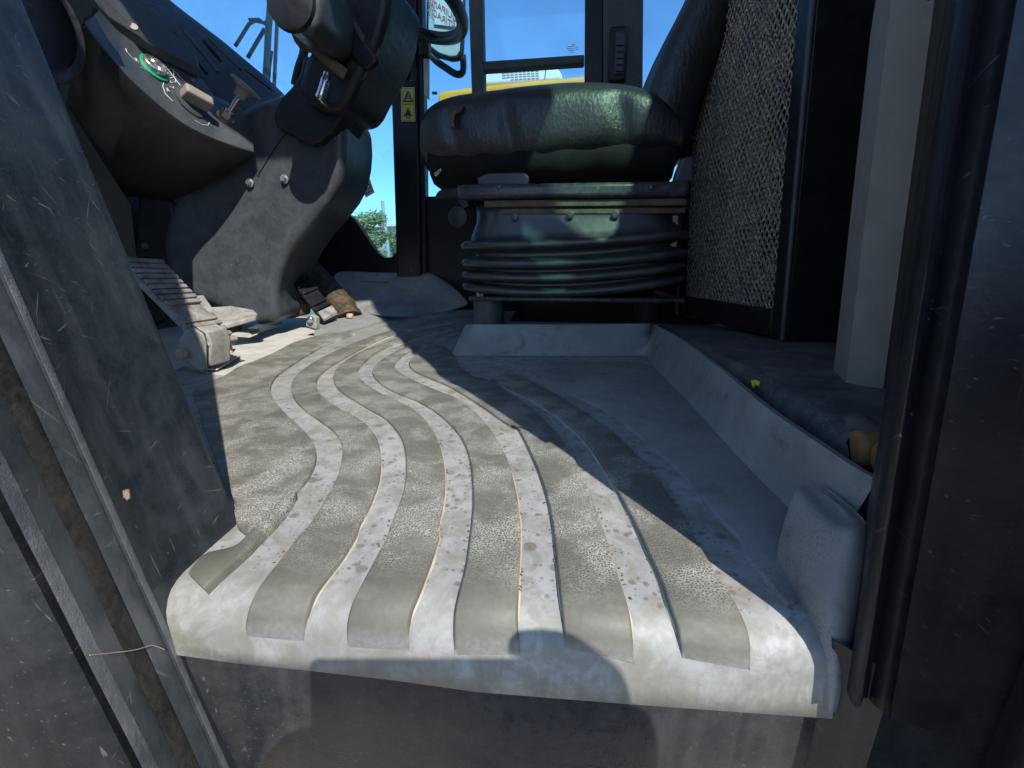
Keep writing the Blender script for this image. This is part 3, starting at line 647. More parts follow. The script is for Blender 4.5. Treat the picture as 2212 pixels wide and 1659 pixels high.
# ------------------------------------------------------------------ side ledge with torn foam
led = thing('side_ledge', 'black scratched plastic ledge along the mat rim, torn open at its end', 'ledge', (.25, .6, .05))
le = [(1422, 702), (1470, 728), (1525, 757), (1605, 797), (1660, 830), (1714, 866), (1760, 896), (1792, 916), (1835, 938)]
lr = [(1432, 716), (1470, 742), (1535, 790), (1606, 848), (1656, 890), (1712, 928), (1756, 958), (1795, 985), (1832, 1008)]
ep = [U(a, b, X=.212) for a, b in le]; rp_ = [U(a, b, X=.208) for a, b in lr]
rows = [[p + Vector((0, 0, -.02)) for p in rp_], rp_, [p.lerp(q, .5) for p, q in zip(rp_, ep)], [q + Vector((-.001, 0, -.006)) for q in ep], [q + Vector((.002, 0, 0)) for q in ep], [q + Vector((.010, 0, .003)) for q in ep], [Vector((q.x + .09, q.y, q.z + .004)) for q in ep], [Vector((.7, q.y + .02, q.z + .004)) for q in ep]]
patch('cover', rows, LEDGE, led, sharp=70)
def blob(name, c, size, mat, parent, seedv, amp=.25, rot=None, seg=(14, 10)):
    rows = []; nu, nv = seg; Q = rot or Matrix.Identity(3)
    for j in range(nv + 1):
        th = math.pi * j / nv; r = []
        for i in range(nu):
            ph = 2 * math.pi * i / nu; d = Vector((math.sin(th) * math.cos(ph), math.sin(th) * math.sin(ph), math.cos(th)))
            k = 1 + amp * noise.noise(d * 1.7 + Vector((seedv, 0, 0))); r.append(Vector(c) + Q @ Vector((d.x * size[0] * k, d.y * size[1] * k, d.z * size[2] * k)))
        rows.append(r)
    return patch(name, rows, mat, parent, closed=True, sharp=180)
for fo in (((1830, 930), (1846, 926), (1860, 942), (1866, 962), (1862, 1000), (1847, 1014), (1830, 1000)), ((1876, 962), (1893, 950), (1912, 946), (1912, 1036), (1890, 1030), (1874, 1008))):
    prism('foam', [U(a, b, X=.212) for a, b in fo], (.02, 0, 0), FOAM, led, .004, 3)
blob('torn_cover', U(1880, 930, X=.235), (.02, .03, .010), LEDGE, led, 9.0, .5)
prism('paint_fleck', [U(a, b, X=.2075) for a, b in ((1625, 822), (1634, 820), (1642, 824), (1640, 834), (1634, 829), (1630, 838), (1627, 832))], (-.0015, 0, 0), STICKY, led)
# small lid on the ledge under the box
tube('cap', [U(1600, 757, X=.30), U(1600, 757, X=.30) + Vector((0, 0, .008)), U(1600, 757, X=.30) + Vector((0, 0, .010))], [.026, .025, .018], RUST, led, 16)

# ------------------------------------------------------------------ guarded box beside the seat
bx = thing('mesh_guard_box', 'tall black steel box with dusty expanded metal mesh beside the seat', 'box', (.4, .9, .06))
c0, c1 = U(1690, 746, Y=.8), U(1757, 0, Y=.8)
f0, f1 = U(1466, 672, Y=1.2), U(1492, 0, Y=1.21)
ZT = 1.25
def cn(z): return along(c0, c1, z)
def fr(z): return along(f0, f1, z)
def fp_(s, z): return fr(z).lerp(cn(z), s)            # s 0 far .. 1 near
nB = ((cn(.5) - fr(.5)).cross(Vector((0, 0, 1)))).normalized()
if nB.x > 0: nB = -nB
zb0 = .074
def strip(name, s0, s1, z0, z1, thick, mat, off=0):
    q = [fp_(s0, z0), fp_(s1, z0), fp_(s1, z1), fp_(s0, z1)]; return prism(name, [p + nB * off for p in q], -nB * thick, mat, bx, .003)
strip('frame', .915, 1.0, zb0, ZT, .03, BLACK); strip('frame', 0, .06, zb0, ZT, .03, BLACK)
strip('frame', .061, .914, zb0, zb0 + .050, .03, BLACK, -.001)
tube('edge_bead', [cn(zb0) + nB * .001, cn(ZT) + nB * .001], .0045, PLAS, bx, 8)
q = [fp_(.062, .60), fp_(.062, ZT), fp_(.62, ZT), fp_(.60, .80), fp_(.2, .66)]
prism('corner_plate', [p + nB * .003 for p in [fp_(.055, .62), fp_(.16, .655), fp_(.66, .86), fp_(.8, ZT), fp_(.055, ZT)]], -nB * .006, PAINT2, bx, .002)
side = [cn(zb0), cn(ZT), cn(ZT) + Vector((.3, .02, 0)), cn(zb0) + Vector((.3, .02, 0))]
prism('side_panel', [p + Vector((.004, -.001, 0)) for p in side], (0, .3, 0), BLACK, bx, .003)
strip('filter', .005, .985, zb0 + .03, ZT, .004, FILT, -.035)
tube('edge_bead', [fr(zb0) + nB * .004, fr(ZT) + nB * .004], .006, PLAS, bx, 8)
# expanded metal: two staggered layers of thin strands
def expanded(name, off, cw, ch, wr, jit, mat, ph=0):
    V = []; Fc = []
    Lw = (cn(.5) - fr(.5)).length; ncol = int(Lw * .86 / cw); nrow = int((.95 - zb0 - .02) / ch)
    e1 = (cn(.5) - fr(.5)).normalized(); e2 = Vector((0, 0, 1))
    def P(i, j):
        p = fp_(.03 + .90 * i / ncol, zb0 + .02 + j * ch) - nB * -off
        return p + Vector((0, noise.noise(p * 60) * jit, noise.noise(p * 60 + Vector((9, 0, 0))) * jit)) + nB * noise.noise(p * 25) * jit
    for j in range(nrow):
        for i in range(ncol):
            for k in (0, 1):
                a = P(i + ((j + ph) % 2) * .5, j); b = P(i + ((j + 1 + ph) % 2) * .5 + (0 if (j + ph) % 2 else (0 if k == 0 else -1)) + ((1 if k else 0) if (j + ph) % 2 else 0), j + 1)
                t = (b - a); 
                if t.length > cw * 1.6: continue
                s = t.normalized().cross(nB).normalized() * wr; n = nB * wr * 1.3; w0 = len(V)
                V += [a + s + n * .4, a - s - n * .4, b - s + n * .4, b + s - n * .4, a + s - n, a - s - n * 1.6, b - s - n, b + s - n * 1.6]
                Fc += [(w0, w0 + 1, w0 + 2, w0 + 3), (w0 + 4, w0 + 7, w0 + 6, w0 + 5), (w0, w0 + 3, w0 + 7, w0 + 4), (w0 + 1, w0 + 5, w0 + 6, w0 + 2)]
    o = mk(name, V, Fc, mat, bx, False, recalc=False); o['kind'] = 'stuff'; return o
expanded('expanded_mesh', -.006, .0125, .0100, .0009, .0020, WIRE)
expanded('inner_mesh', -.016, .0145, .0115, .0013, .004, WIRE, 1)

# ------------------------------------------------------------------ operator seat
seat = thing('operator_seat', 'black vinyl operator seat with torn corner on a ribbed rubber suspension', 'seat', (-.02, 1.2, 0))
ctop = catmull([(-.352, 0, .50), (-.345, 0, .545), (-.32, 0, .565), (-.27, 0, .578), (-.15, 0, .590), (-.04, 0, .593), (.06, 0, .588), (.14, 0, .566), (.19, 0, .525), (.22, 0, .48)], 50)
rows = []
NP = 40
for k, p in enumerate(ctop):
    x = p.x; f = (x + .345) / .565
    endk = min(1, max(0, f * 7 + .55)) ** .5 * min(1, max(0, (1 - f) * 5 + .5)) ** .5
    zbm = .408 - .010 * math.sin(f * 5); cz = (p.z + zbm) / 2; hh = (p.z - zbm) / 2; hw = .255 * (.9 + .1 * endk)
    loop = []
    for i in range(NP):
        a = 2 * math.pi * i / NP; ca, sa = math.cos(a), math.sin(a); e = .50
        yy = 1.265 + hw * math.copysign(abs(ca) ** e, ca); zz = cz + hh * math.copysign(abs(sa) ** .62, sa)
        q = Vector((x, yy, zz))
        if ca < 0:
            w = (1 - abs(sa)) ** .7
            for cx_, am, wd_ in ((-.155, .012, .010), (.085, .012, .014), (-.275, .010, .012)):
                q.y += w * am * math.exp(-((x - cx_ + (zz - .5) * .25) / wd_) ** 2) * (1 if zz < .53 else .3)
            q.y += w * .004 * noise.noise(q * 14); q.z += .003 * noise.noise(q * 9)
        loop.append(q)
    rows.append(loop)
cush = patch('cushion', rows, VINYL, seat, closed=True, capends=True, sharp=180, sub=1)
# underside cloth skirt
rows = []
for k in range(26):
    x = -.335 + .54 * k / 25; f = k / 25; e = 1 if 1 < k < 24 else .8
    y1 = 1.03 + .012 * noise.noise(Vector((x * 12, 0, 0))); w_ = .012 * noise.noise(Vector((x * 22, 3, 0)))
    rows.append([Vector((x, 1.03 + w_ * .4, .452)), Vector((x, 1.024 + w_, .43)), Vector((x, y1 + .004, .405 + w_)), Vector((x, y1 + .03, .385)), Vector((x, 1.2, .378)), Vector((x, 1.5, .385)), Vector((x, 1.51, .45))])
patch('underside', rows, CLOTH, seat, closed=True, capends=True, sharp=180)
tear = [U(973, 246, Y=1.0), U(984, 236, Y=1.0), U(1000, 234, Y=1.0), U(996, 240, Y=1.0), U(984, 246, Y=1.0), U(980, 262, Y=1.0), U(982, 275, Y=1.0), U(976, 274, Y=1.0), U(972, 262, Y=1.0)]
te = prism('torn_foam', tear, (0, .03, 0), RUST, cush, .0006); te['label'] = 'brown foam showing through a tear'
prism('tear_hole', [p + Vector((.002, -.001, .004)) for p in tear[1:5]], (0, .02, 0), INK, cush, .0004)
# backrest
bk = [U(1378, 300, Y=1.08), U(1383, 240, Y=1.08), U(1402, 175, Y=1.08), U(1432, 95, Y=1.08), U(1470, 20, Y=1.08), U(1520, -80, Y=1.08), U(1570, -200, Y=1.08)]
rows = []
for p in catmull(bk, 18):
    s = []
    for dx, y in ((.0, 1.10), (.005, 1.06), (.03, 1.045), (.10, 1.05), (.13, 1.09), (.13, 1.44), (.10, 1.48), (.03, 1.485), (.005, 1.47), (0, 1.43), (-.006, 1.3), (-.006, 1.2)): s.append(Vector((p.x + dx, y, p.z - dx * .25)))
    rows.append(s)
patch('backrest', rows, VINYL, seat, closed=True, capends=True, sub=1)
# rails, end cap, slide, brackets
Yr = .975
r0, r1 = U(984, 414, Y=Yr), U(1490, 407, Y=Yr)
d_ = (r1 - r0); Q = axes(d_, (0, 0, 1)); mid = r0 + d_ * .5
rail_ = box('rail', mid + Vector((0, .02, 0)), (d_.length, .04, .030), RAILM, seat, Q, .009, 3)
rc = r0 + Vector((0, .02, 0))
patch('rail_cap', [[rc + Q @ Vector((sx, math.cos(a) * .018 * k, math.sin(a) * .0135 * k + dz)) for a in [2 * math.pi * i / 14 for i in range(14)]] for sx, k, dz in ((.002, .96, 0), (-.012, .95, 0), (-.03, .85, -.001), (-.043, .62, -.004), (-.049, .3, -.006))], PLASD, seat, closed=True, capends=True, sharp=60)
for u_ in (1078, 1408): bolt(U(u_, 403, Y=Yr), (0, -1, .2), .006, .003, RAILM, rail_, 'rail_bolt', 10)
box('slide', mid + Vector((.03, .03, -.024)), (d_.length - .06, .04, .014), RUST, seat, Q, .002)
box('slide', mid + Vector((.05, .035, -.040)), (d_.length - .10, .04, .012), RUST, seat, Q, .002)
prism('bracket', PL([(985, 430), (1010, 432), (1012, 447), (992, 455), (985, 452), (998, 446)], Y=.985), (0, .02, 0), BLACK, seat, .001)
prism('hinge_plate', PL([(1030, 384), (1052, 374), (1130, 372), (1142, 380), (1142, 400), (1034, 400)], Y=1.0), (0, .012, 0), PLAS, seat, .003)
prism('lever', PL([(937, 373), (952, 362), (954, 369), (944, 380), (938, 380)], Y=.99), (0, .014, 0), CHROME, seat, .002)
prism('recline_cover', PL([(1455, 395), (1462, 370), (1474, 340), (1500, 335), (1500, 395)], Y=.99), (0, .03, 0), PLAS, seat, .006)
bolt(U(990, 470, Y=.985), (0, -1, 0), .022, .01, PLASD, seat, 'knob', 20)
# suspension skirt and bellows
def ringpts(z, hx, hy, cx=-.010, cy=1.215, rr=.07, sag=0, n=11):
    pts = []
    for (sx, sy, a0) in ((1, 1, 0), (-1, 1, 90), (-1, -1, 180), (1, -1, 270)):
        for k in range(n):
            a = R(a0 + 90 * k / (n - 1)); x = cx + sx * (hx - rr) + rr * math.cos(a); y = cy + sy * (hy - rr) + rr * math.sin(a)
            fx = (x - cx) / hx
            pts.append((x, y, fx, z))
    # add intermediate points along the long sides
    out = []
    m = len(pts)
    for i in range(m):
        a, b = pts[i], pts[(i + 1) % m]; out.append(a)
        if abs(a[0] - b[0]) > .1:
            for k in range(1, 8): out.append(tuple(a[j] + (b[j] - a[j]) * k / 8 for j in range(4)))
    return [Vector((x, y, z + sag * (-(1 - fx * fx)) + (.010 * fx if sag else 0))) for x, y, fx, z in out]
zl = lambda v: U(990, v, Y=.97).z
prof = [(zl(436), .262, .222, 0), (zl(462), .262, .222, 0), (zl(478), .264, .224, 0), (zl(496), .274, .232, .003)]
for vc, hw, sg in ((519, 11, .008), (557, 10.5, .012), (584, 9.5, .016), (610, 9.5, .021)):
    for da in (-90, -70, -45, -15, 15, 45, 70, 90): prof.append((zl(vc + hw * math.sin(R(da))), .276 + .019 * math.cos(R(da)) ** .6, .236 + .017 * math.cos(R(da)) ** .6, sg))
    if vc < 600: prof.append((zl(vc + hw + (8 if vc < 550 else 2)), .262, .224, sg + .002))
prof.append((zl(632), .255, .218, .010))
bel_ = patch('bellows', [ringpts(z, hx - .04, hy, sag=s) for z, hx, hy, s in prof], BELLOW, seat, closed=True, capends=True, sharp=180)
for u_ in (1112, 1232, 1330): bolt(U(u_, 464 if u_ > 1112 else 468, Y=.987), (0, -1, 0), .008, .003, BELLOW, bel_, 'rivet', 14)
pz = U(1016, 646, Y=.96).z
box('base_plate', (.0, 1.2, pz), (.475, .46, .010), RAILM, seat, None, .003)
bolt(U(1037, 633, Y=.985) + Vector((0, 0, -.004)), (0, 0, 1), .009, .016, STEEL, seat)
pc = U(1054, 652, Y=1.005)
tube('pedestal', [Vector((pc.x, 1.015, 0)), Vector((pc.x, 1.015, pz - .004))], .036, PLAS, seat, 28)
tube('pedestal', [Vector((.22, 1.36, 0)), Vector((.22, 1.36, pz - .004))], .036, PLAS, seat, 28)

# ------------------------------------------------------------------ steering column
stc = thing('steering_column', 'scratched dark plastic steering column with tilt lever and shroud', 'steering column', (-.9, 1.3, 0))
sh = [(560, 214), (620, 196), (700, 198), (732, 222), (742, 260), (745, 300), (743, 340), (734, 390), (714, 430), (684, 470), (652, 508), (622, 550), (603, 590), (594, 630), (594, 660), (604, 694), (585, 700), (556, 704), (545, 700), (500, 682), (450, 660), (400, 638), (360, 600), (345, 520), (380, 400), (460, 300), (505, 246), (530, 225)]
pts = [U(a, b, Y=1.15) for a, b in sh]
shr = prism('shroud', pts, (-.04, .26, .02), PLAS, stc, .028, 6, True, 60)
kp = [U(a, b, Y=1.16) for a, b in ((296, 425), (300, 418), (372, 432), (378, 470), (381, 520), (374, 560), (380, 600), (402, 636), (350, 630), (300, 600), (288, 560), (296, 480))]
prism('kick_panel', kp, (-.02, .12, 0), PLASD, stc, .014, 4)
def bbolt(u, v, Y=1.146, r=.0115): 
    p = U(u, v, Y=Y); tube('bolt_washer', [p, p + Vector((0, -.003, 0))], r, STEEL, shr, 18)
    return tube('bolt', [p, p + Vector((0, -.006, 0)), p + Vector((0, -.010, 0))], [r * .75, r * .72, r * .5], CHROME, shr, 14)
bbolt(615, 387); bbolt(540, 395); bbolt(633, 276, 1.145); tube('panel_hole', [U(313, 531, Y=1.158), U(313, 531, Y=1.153)], [.010, .009], INK, stc, 12)
tube('panel_seam', catmull(PL([(635, 265), (600, 310), (575, 350), (556, 380)], Y=1.149), 12), .0013, INK, shr, 6)
tube('panel_seam', PL([(541, 366), (560, 380)], Y=1.149), .0013, INK, shr, 6)
# boss where the tilting head joins, and the head itself (nearer the door, shading the shroud)
def lathe(name, p, ax, prof, mat, parent, seg=28, flat=1.0):
    ax = Vector(ax).normalized(); x, y = frame_of(ax)
    rows = [[Vector(p) + ax * h + (x * math.cos(2 * math.pi * k / seg) + y * math.sin(2 * math.pi * k / seg) * flat) * r for k in range(seg)] for h, r in prof]
    return patch(name, rows, mat, parent, closed=True, capends=True, sharp=50)
bs = [(655, 118), (646, 160), (628, 188), (606, 210), (594, 232), (590, 256), (598, 276), (614, 288), (632, 292), (640, 304), (668, 312), (694, 306), (700, 296), (716, 286), (732, 262), (752, 232), (764, 206), (748, 180), (716, 150), (690, 128)]
prism('tilt_boss', [U(a, b, Y=1.118) for a, b in bs], (-.01, .15, .01), PLASD, stc, .016, 4, True, 60)
hd = [(690, -60), (700, 0), (708, 30), (716, 70), (700, 95), (668, 108), (656, 128), (648, 160), (640, 190), (662, 225), (700, 240), (738, 238), (757, 214), (768, 190), (788, 152), (806, 120), (822, 80), (836, 30), (846, -60)]
prism('tilt_head', [U(a, b, Y=1.08) for a, b in hd], (0, .2, .01), PLASD, stc, .018, 4, True, 60)
prism('head_cover', PL([(700, -40), (724, -8), (818, 130), (790, 150), (762, 125), (716, 50), (690, 0)], Y=1.066), (0, .02, 0), BLACK, stc, .006)
prism('head_trim', PL([(730, -10), (738, -10), (786, 78), (784, 92), (776, 84)], Y=1.060), (0, .010, 0), PLAS, stc, .002)
sw = [(581, -60), (582, 0), (580, 30), (604, 50), (640, 64), (662, 70), (682, 58), (690, 30), (692, 0), (694, -60)]
prism('switch_housing', [U(a, b, Y=.93) for a, b in sw], (0, .14, 0), PLAS, stc, .012, 3, True, 60)
lathe('switch_end', U(632, 8, Y=.932), (0, -1, 0), [(0, .050), (.010, .048), (.013, .042), (.014, 0)], PLASD, stc, 30)
prism('flange_plate', PL([(800, 80), (812, 92), (822, 114), (782, 173), (764, 156), (768, 140)], Y=1.09), (0, .006, 0), RUST, stc, .001)
bolt(U(800, 120, Y=1.088), (0, -1, 0), .012, .012, BLACK, stc)
tube('stalk_boot', catmull([U(645, 60, Y=1.10), U(652, 80, Y=1.07), U(664, 92, Y=1.055), U(690, 112, Y=1.05), U(722, 142, Y=1.05), U(748, 162, Y=1.06)], 40), [.018 + .0022 * math.sin(i * 1.9) if i < 18 else .016 - .0001 * i for i in range(40)], BOOT, stc, 14)
tube('lever', catmull([U(706, 158, Y=1.05), U(702, 180, Y=1.045), U(694, 205, Y=1.04), U(690, 212, Y=1.04)], 12), [.0075] * 3 + [.0105] * 9, CHROME, stc, 12)
tube('lever_rod', catmull([U(691, 210, Y=1.045), U(700, 222, Y=1.06), U(712, 234, Y=1.10), U(722, 243, Y=1.13)], 12), .006, CHROME, stc, 10)
tube('hose', catmull([U(658, 96, Y=1.3), U(655, 120, Y=1.3), U(645, 150, Y=1.3), U(637, 185, Y=1.3)], 14), .012, PLASD, stc, 10)
tube('cable', catmull([U(800, 60, Y=1.2), U(825, 70, Y=1.25), U(840, 86, Y=1.3), U(848, 96, Y=1.35)], 14), .005, RUST, stc, 8)
# steering wheel: tube ring tilted on the column axis
wc = Vector((-.503, 1.27, .893)); wax = Vector((.36, .05, .93)).normalized(); wx, wy_ = frame_of(wax)
tube('wheel_rim', [wc + (wx * math.cos(2 * math.pi * k / 72) + wy_ * math.sin(2 * math.pi * k / 72)) * .205 for k in range(72)], .0165, VINYL, stc, 14, 1.0, True)
for k in range(3):
    a = R(100 + 120 * k); tube('wheel_spoke', [wc - wax * .05, wc - wax * .03 + (wx * math.cos(a) + wy_ * math.sin(a)) * .1, wc + (wx * math.cos(a) + wy_ * math.sin(a)) * .2], [.02, .016, .012], PLASD, stc, 10, .5)
lathe('wheel_hub', wc - wax * .07, wax, [(0, .04), (.03, .055), (.06, .055), (.07, .04), (.072, 0)], PLASD, stc)
tube('steering_shaft', [wc - wax * .06, U(725, 120, Y=1.2)], .035, PLASD, stc, 18)

# ------------------------------------------------------------------ dashboard with console
dash = thing('dashboard', 'curved dark plastic dashboard with a side switch console and vents', 'dashboard', (-1.1, 1.0, .3))
def row(*p): return [U(u, v, Y=y) for u, v, y in p]
E_ = row((184, 52, .80), (230, 112, .84), (300, 188, .90), (390, 262, .97), (470, 302, 1.04), (548, 327, 1.12))
B1r = row((150, 100, .80), (200, 180, .835), (280, 255, .905), (368, 318, .99), (452, 345, 1.06), (545, 338, 1.13))
B2r = row((118, 175, .82), (186, 280, .87), (262, 365, .98), (352, 405, 1.07), (432, 395, 1.11), (540, 346, 1.14))
B3r = row((108, 200, .88), (196, 312, .95), (276, 402, 1.10), (366, 431, 1.16), (424, 420, 1.18), (536, 352, 1.16))
rows = [catmull(r, 26) for r in (E_, [p.lerp(q, .1) + Vector((.004, 0, -.001)) for p, q in zip(E_, B1r)], B1r, B2r, B3r, [p + Vector((-.2, .05, .02)) for p in B3r])]
con = patch('console', rows, CONSHADE, dash, sharp=50)
T_ = row((214, 22, .86), (262, 72, .93), (332, 118, 1.01), (430, 165, 1.09), (470, 216, 1.13), (548, 250, 1.17))
rows = [catmull(r, 26) for r in (E_, [p.lerp(q, .04) + Vector((0, 0, .003)) for p, q in zip(E_, T_)], [p.lerp(q, .5) for p, q in zip(E_, T_)], T_, [p + Vector((-.1, .04, .05)) for p in T_])]
ctop_ = patch('console_top', rows, PLAS, dash, sharp=40)
patch('console_side', [[E_[0], B1r[0], B2r[0], B3r[0]], [p + Vector((-.06, -.0, .02)) for p in (E_[0], B1r[0], B2r[0], B3r[0])], [p + Vector((-.3, .02, .05)) for p in (E_[0], B1r[0], B2r[0], B3r[0])]], PLASD, dash, sharp=50)
# panel plane frame for the switches
pO = rows[2][13]; pn = ((rows[3][16] - rows[0][16]).cross(rows[2][22] - rows[2][6])).normalized()
if pn.dot(EYE - pO) < 0: pn = -pn
def onp(u, v, h=0):
    # nearest panel point along the sight line, using the local facet
    best = None
    d = ray(u, v)
    G = rows[1:4]
    for i in range(2):
        for j in range(25):
            a, b, c, e = G[i][j], G[i][j + 1], G[i + 1][j + 1], G[i + 1][j]
            for tri in ((a, b, c), (a, c, e)):
                n = (tri[1] - tri[0]).cross(tri[2] - tri[0])
                if abs(n.dot(d)) < 1e-12: continue
                t = (tri[0] - EYE).dot(n) / n.dot(d); p = EYE + d * t
                w = [(tri[(k + 1) % 3] - tri[k]).cross(p - tri[k]).dot(n) for k in range(3)]
                if all(x >= -1e-12 for x in w): best = (p, n.normalized())
    if best is None: best = (UP(u, v, pO, pn), pn)
    p, n = best
    if n.dot(EYE - p) < 0: n = -n
    return p + n * h, n
def knob_at(u, v): return onp(u, v)
p, n = knob_at(330, 148)
lathe('key_ring', p, n, [(-.002, .030), (.004, .030), (.005, .026)], GREEN, ctop_, 30); lathe('key_switch', p, n, [(0, .022), (.014, .022), (.016, .019), (.012, .017), (.006, .015), (.005, 0)], CHROME, ctop_, 26)
p, n = knob_at(412, 222)
Ek = (E_[4] - E_[3]).normalized(); Qk = axes(Ek, n)
lathe('knob_skirt', p, n, [(-.002, .034), (.004, .034), (.006, .030), (.007, 0)], PLAS, ctop_, 30)
box('rotary_knob', p + n * .022, (.058, .024, .034), KNOBM, ctop_, Qk, .005, 3)
p, n = knob_at(486, 254)
ax = (U(530, 190, Y=p.y + .01) - p).normalized()
lathe('knob_washer', p, n, [(-.001, .020), (.002, .020), (.003, .013)], CHROME, ctop_, 22)
tube('knob_nut', [p, p + ax * .016], .0155, STEEL, ctop_, 6); tube('knob_nut', [p + ax * .0165, p + ax * .021], .0125, CHROME, ctop_, 18)
tube('knob_stem', [p + ax * .02, p + ax * .072], .0062, CHROME, ctop_, 14)
lathe('pull_knob', p + ax * .062, ax, [(0, .013), (.012, .015), (.022, .018), (.028, .034), (.031, .036), (.034, .034), (.036, .020), (.037, 0)], KNOBM, ctop_, 28)
def sym(name, pts, r=.0007, closed=False):
    P = [onp(u, v, .0012)[0] for u, v in pts]
    return tube(name, P, r, WHITEINK, ctop_, 5, 1, closed)
cs = lambda a, b: (218.9 + .15624 * a, 57.6 + .15624 * b)
sym('symbol', C(cs, (330, 305), (345, 350), (450, 470), (520, 520))); sym('symbol', C(cs, (545, 565), (600, 600))); sym('symbol', C(cs, (440, 430), (480, 480), (470, 440), (510, 490)))
sym('symbol', C(cs, (900, 600), (990, 590), (1000, 680), (930, 690)), closed=True); sym('symbol', C(cs, (930, 720), (1010, 700), (1030, 770), (960, 780)), closed=True)
sym('symbol', C(cs, (860, 520), (1090, 820))); sym('symbol', C(cs, (990, 600), (1180, 800))); sym('symbol', C(cs, (1240, 720), (1480, 1060))); sym('symbol', C(cs, (1270, 720), (1500, 1050)))
sym('symbol', C(cs, (860, 780), (845, 830), (880, 930), (980, 1030))); sym('symbol', C(cs, (900, 850), (940, 900), (910, 900)), closed=True); sym('symbol', C(cs, (940, 830), (1000, 860), (990, 830)))
sym('symbol', C(cs, (1290, 1300), (1390, 1360), (1470, 1370), (1490, 1330)))
# stepped upper plate over the console
up_ = row((206, 18, .875), (246, 60, .93), (330, 112, 1.0), (434, 166, 1.085), (428, 144, 1.10), (400, 108, 1.09), (345, 62, 1.06), (280, 2, 1.0), (230, -50, .95), (170, -40, .86))
prism('upper_plate', [p + Vector((.012, -.012, .012)) for p in up_], (-.012, .012, -.02), PLAS, dash, .005, 3)
tube('trim_strip', PL([(262, -10), (322, 76)], Y=1.0), .004, ALU, dash, 8)
lathe('cover_plug', U(290, 60, Y=.955), (.6, -.7, .3), [(0, .008), (.004, .007), (.005, 0)], KNOBM, dash, 14)
# cowl under the windscreen with deep slots
cu = row((330, -40, 1.5), (375, 0, 1.5), (430, 42, 1.5), (480, 80, 1.5), (530, 122, 1.5), (575, 160, 1.5), (612, 196, 1.5))
cl2 = row((322, -20, 1.42), (366, 14, 1.42), (420, 58, 1.42), (470, 98, 1.42), (520, 138, 1.42), (566, 176, 1.42), (606, 208, 1.42))
cl3 = row((270, 20, 1.2), (310, 60, 1.2), (370, 110, 1.22), (430, 150, 1.24), (490, 195, 1.26), (540, 215, 1.28), (600, 225, 1.3))
cl4 = row((250, 60, 1.12), (300, 100, 1.13), (360, 140, 1.15), (430, 190, 1.17), (480, 240, 1.18), (540, 260, 1.19), (600, 270, 1.2))
rows2 = [catmull(r, 24) for r in ([p + Vector((-.02, .05, -.02)) for p in cu], cu, cl2, cl3, cl4)]
patch('cowl', rows2, PLASD, dash, sub=1)
for a, b, c, d, w in ((378, 72, 446, 158, .012), (396, 66, 470, 156, .010), (440, 88, 478, 132, .012), (450, 82, 520, 150, .008), (530, 150, 590, 196, .008)):
    pa, pb = U(a, b, Y=1.21), U(c, d, Y=1.23); tube('vent_slot', [pa, pa.lerp(pb, .5), pb], [w * .7, w, w * .7], INK if w > .011 else PLAS, dash, 10, .5)
# lower kick side left of the console and oval speaker grille
box('side_lining', U(140, 330, Y=1.0) + Vector((-.1, 0, 0)), (.04, .5, .9), PLASD, dash, None, .01)
prism('lining_step', row((186, 160, .93), (226, 200, .95), (225, 260, .96), (180, 250, .94)), (-.05, .02, 0), PLASD, dash, .008)
lathe('speaker', U(75, 55, Y=.62), (.75, -.6, .1), [(0, .05), (.006, .05), (.008, .042), (.002, .036), (.003, 0)], BLACK, dash, 30, 1.5)
prism('trim_panel', row((30, -60, .66), (200, -60, .8), (190, 40, .82), (110, 60, .74), (120, 190, .76), (280, 440, .92), (300, 620, 1.0), (240, 640, .9), (120, 330, .66)), (-.03, .03, 0), TRIMD, dash, .01)

# ------------------------------------------------------------------ pedals
def tread(par, quad, bars, thick, mat):
    """quad: 4 corners (top-left, top-right, bottom-right, bottom-left); bars: list of t positions"""
    tl, tr, br, bl = quad; n = (tr - tl).cross(bl - tl).normalized()
    if n.dot(EYE - tl) < 0: n = -n
    par = prism('plate', [tl, tr, br, bl], -n * thick, mat, par, .003)
    for t, w in bars:
        a, b = tl.lerp(bl, t), tr.lerp(br, t); e = (bl - tl).normalized() * w
        prism('tread_bar', [a + n * .0005, b + n * .0005, b + e + n * .0005, a + e + n * .0005], n * .006, mat, par, .0018)
    return n
bpd = thing('brake_pedal', 'ridged steel pedal on a bolted bracket next to the front pillar', 'pedal', (-.7, .75, 0))
q = [Vector((-.825, .705, .215)), Vector((-.832, .79, .212)), Vector((-.687, .79, .048)), Vector((-.681, .71, .049))]
n = tread(bpd, q, [(k * .058 + .02, .010) for k in range(9)] + [(.66, .016), (.745, .010), (.81, .010), (.875, .010), (.94, .012)], .014, PEDAL)
bk_ = [(400, 712), (418, 708), (440, 722), (446, 740), (446, 792), (438, 806), (395, 780), (385, 740)]
brk_ = prism('bracket', [U(a, b, Y=.70) for a, b in bk_], (-.01, .012, 0), BRACK, bpd, .004, 3)
prism('bracket_cheek', [U(a, b, Y=.712) for a, b in ((420, 706), (446, 716), (455, 740), (455, 792), (448, 790), (446, 740), (440, 722))], (0, .05, 0), BRACK, bpd, .003)
bolt(U(395, 764, Y=.698), (.1, -1, 0), .011, .009, RUSTB, brk_); bolt(U(492, 767, Z=0), (0, 0, 1), .012, .010, RUSTB, bpd); bolt(U(444, 792, Z=.004), (0, 0, 1), .014, .012, RUSTB, bpd)
tube('return_pin', [U(492, 760, Z=0), U(492, 760, Z=0) + Vector((0, 0, .05))], .011, RUST, bpd, 14)
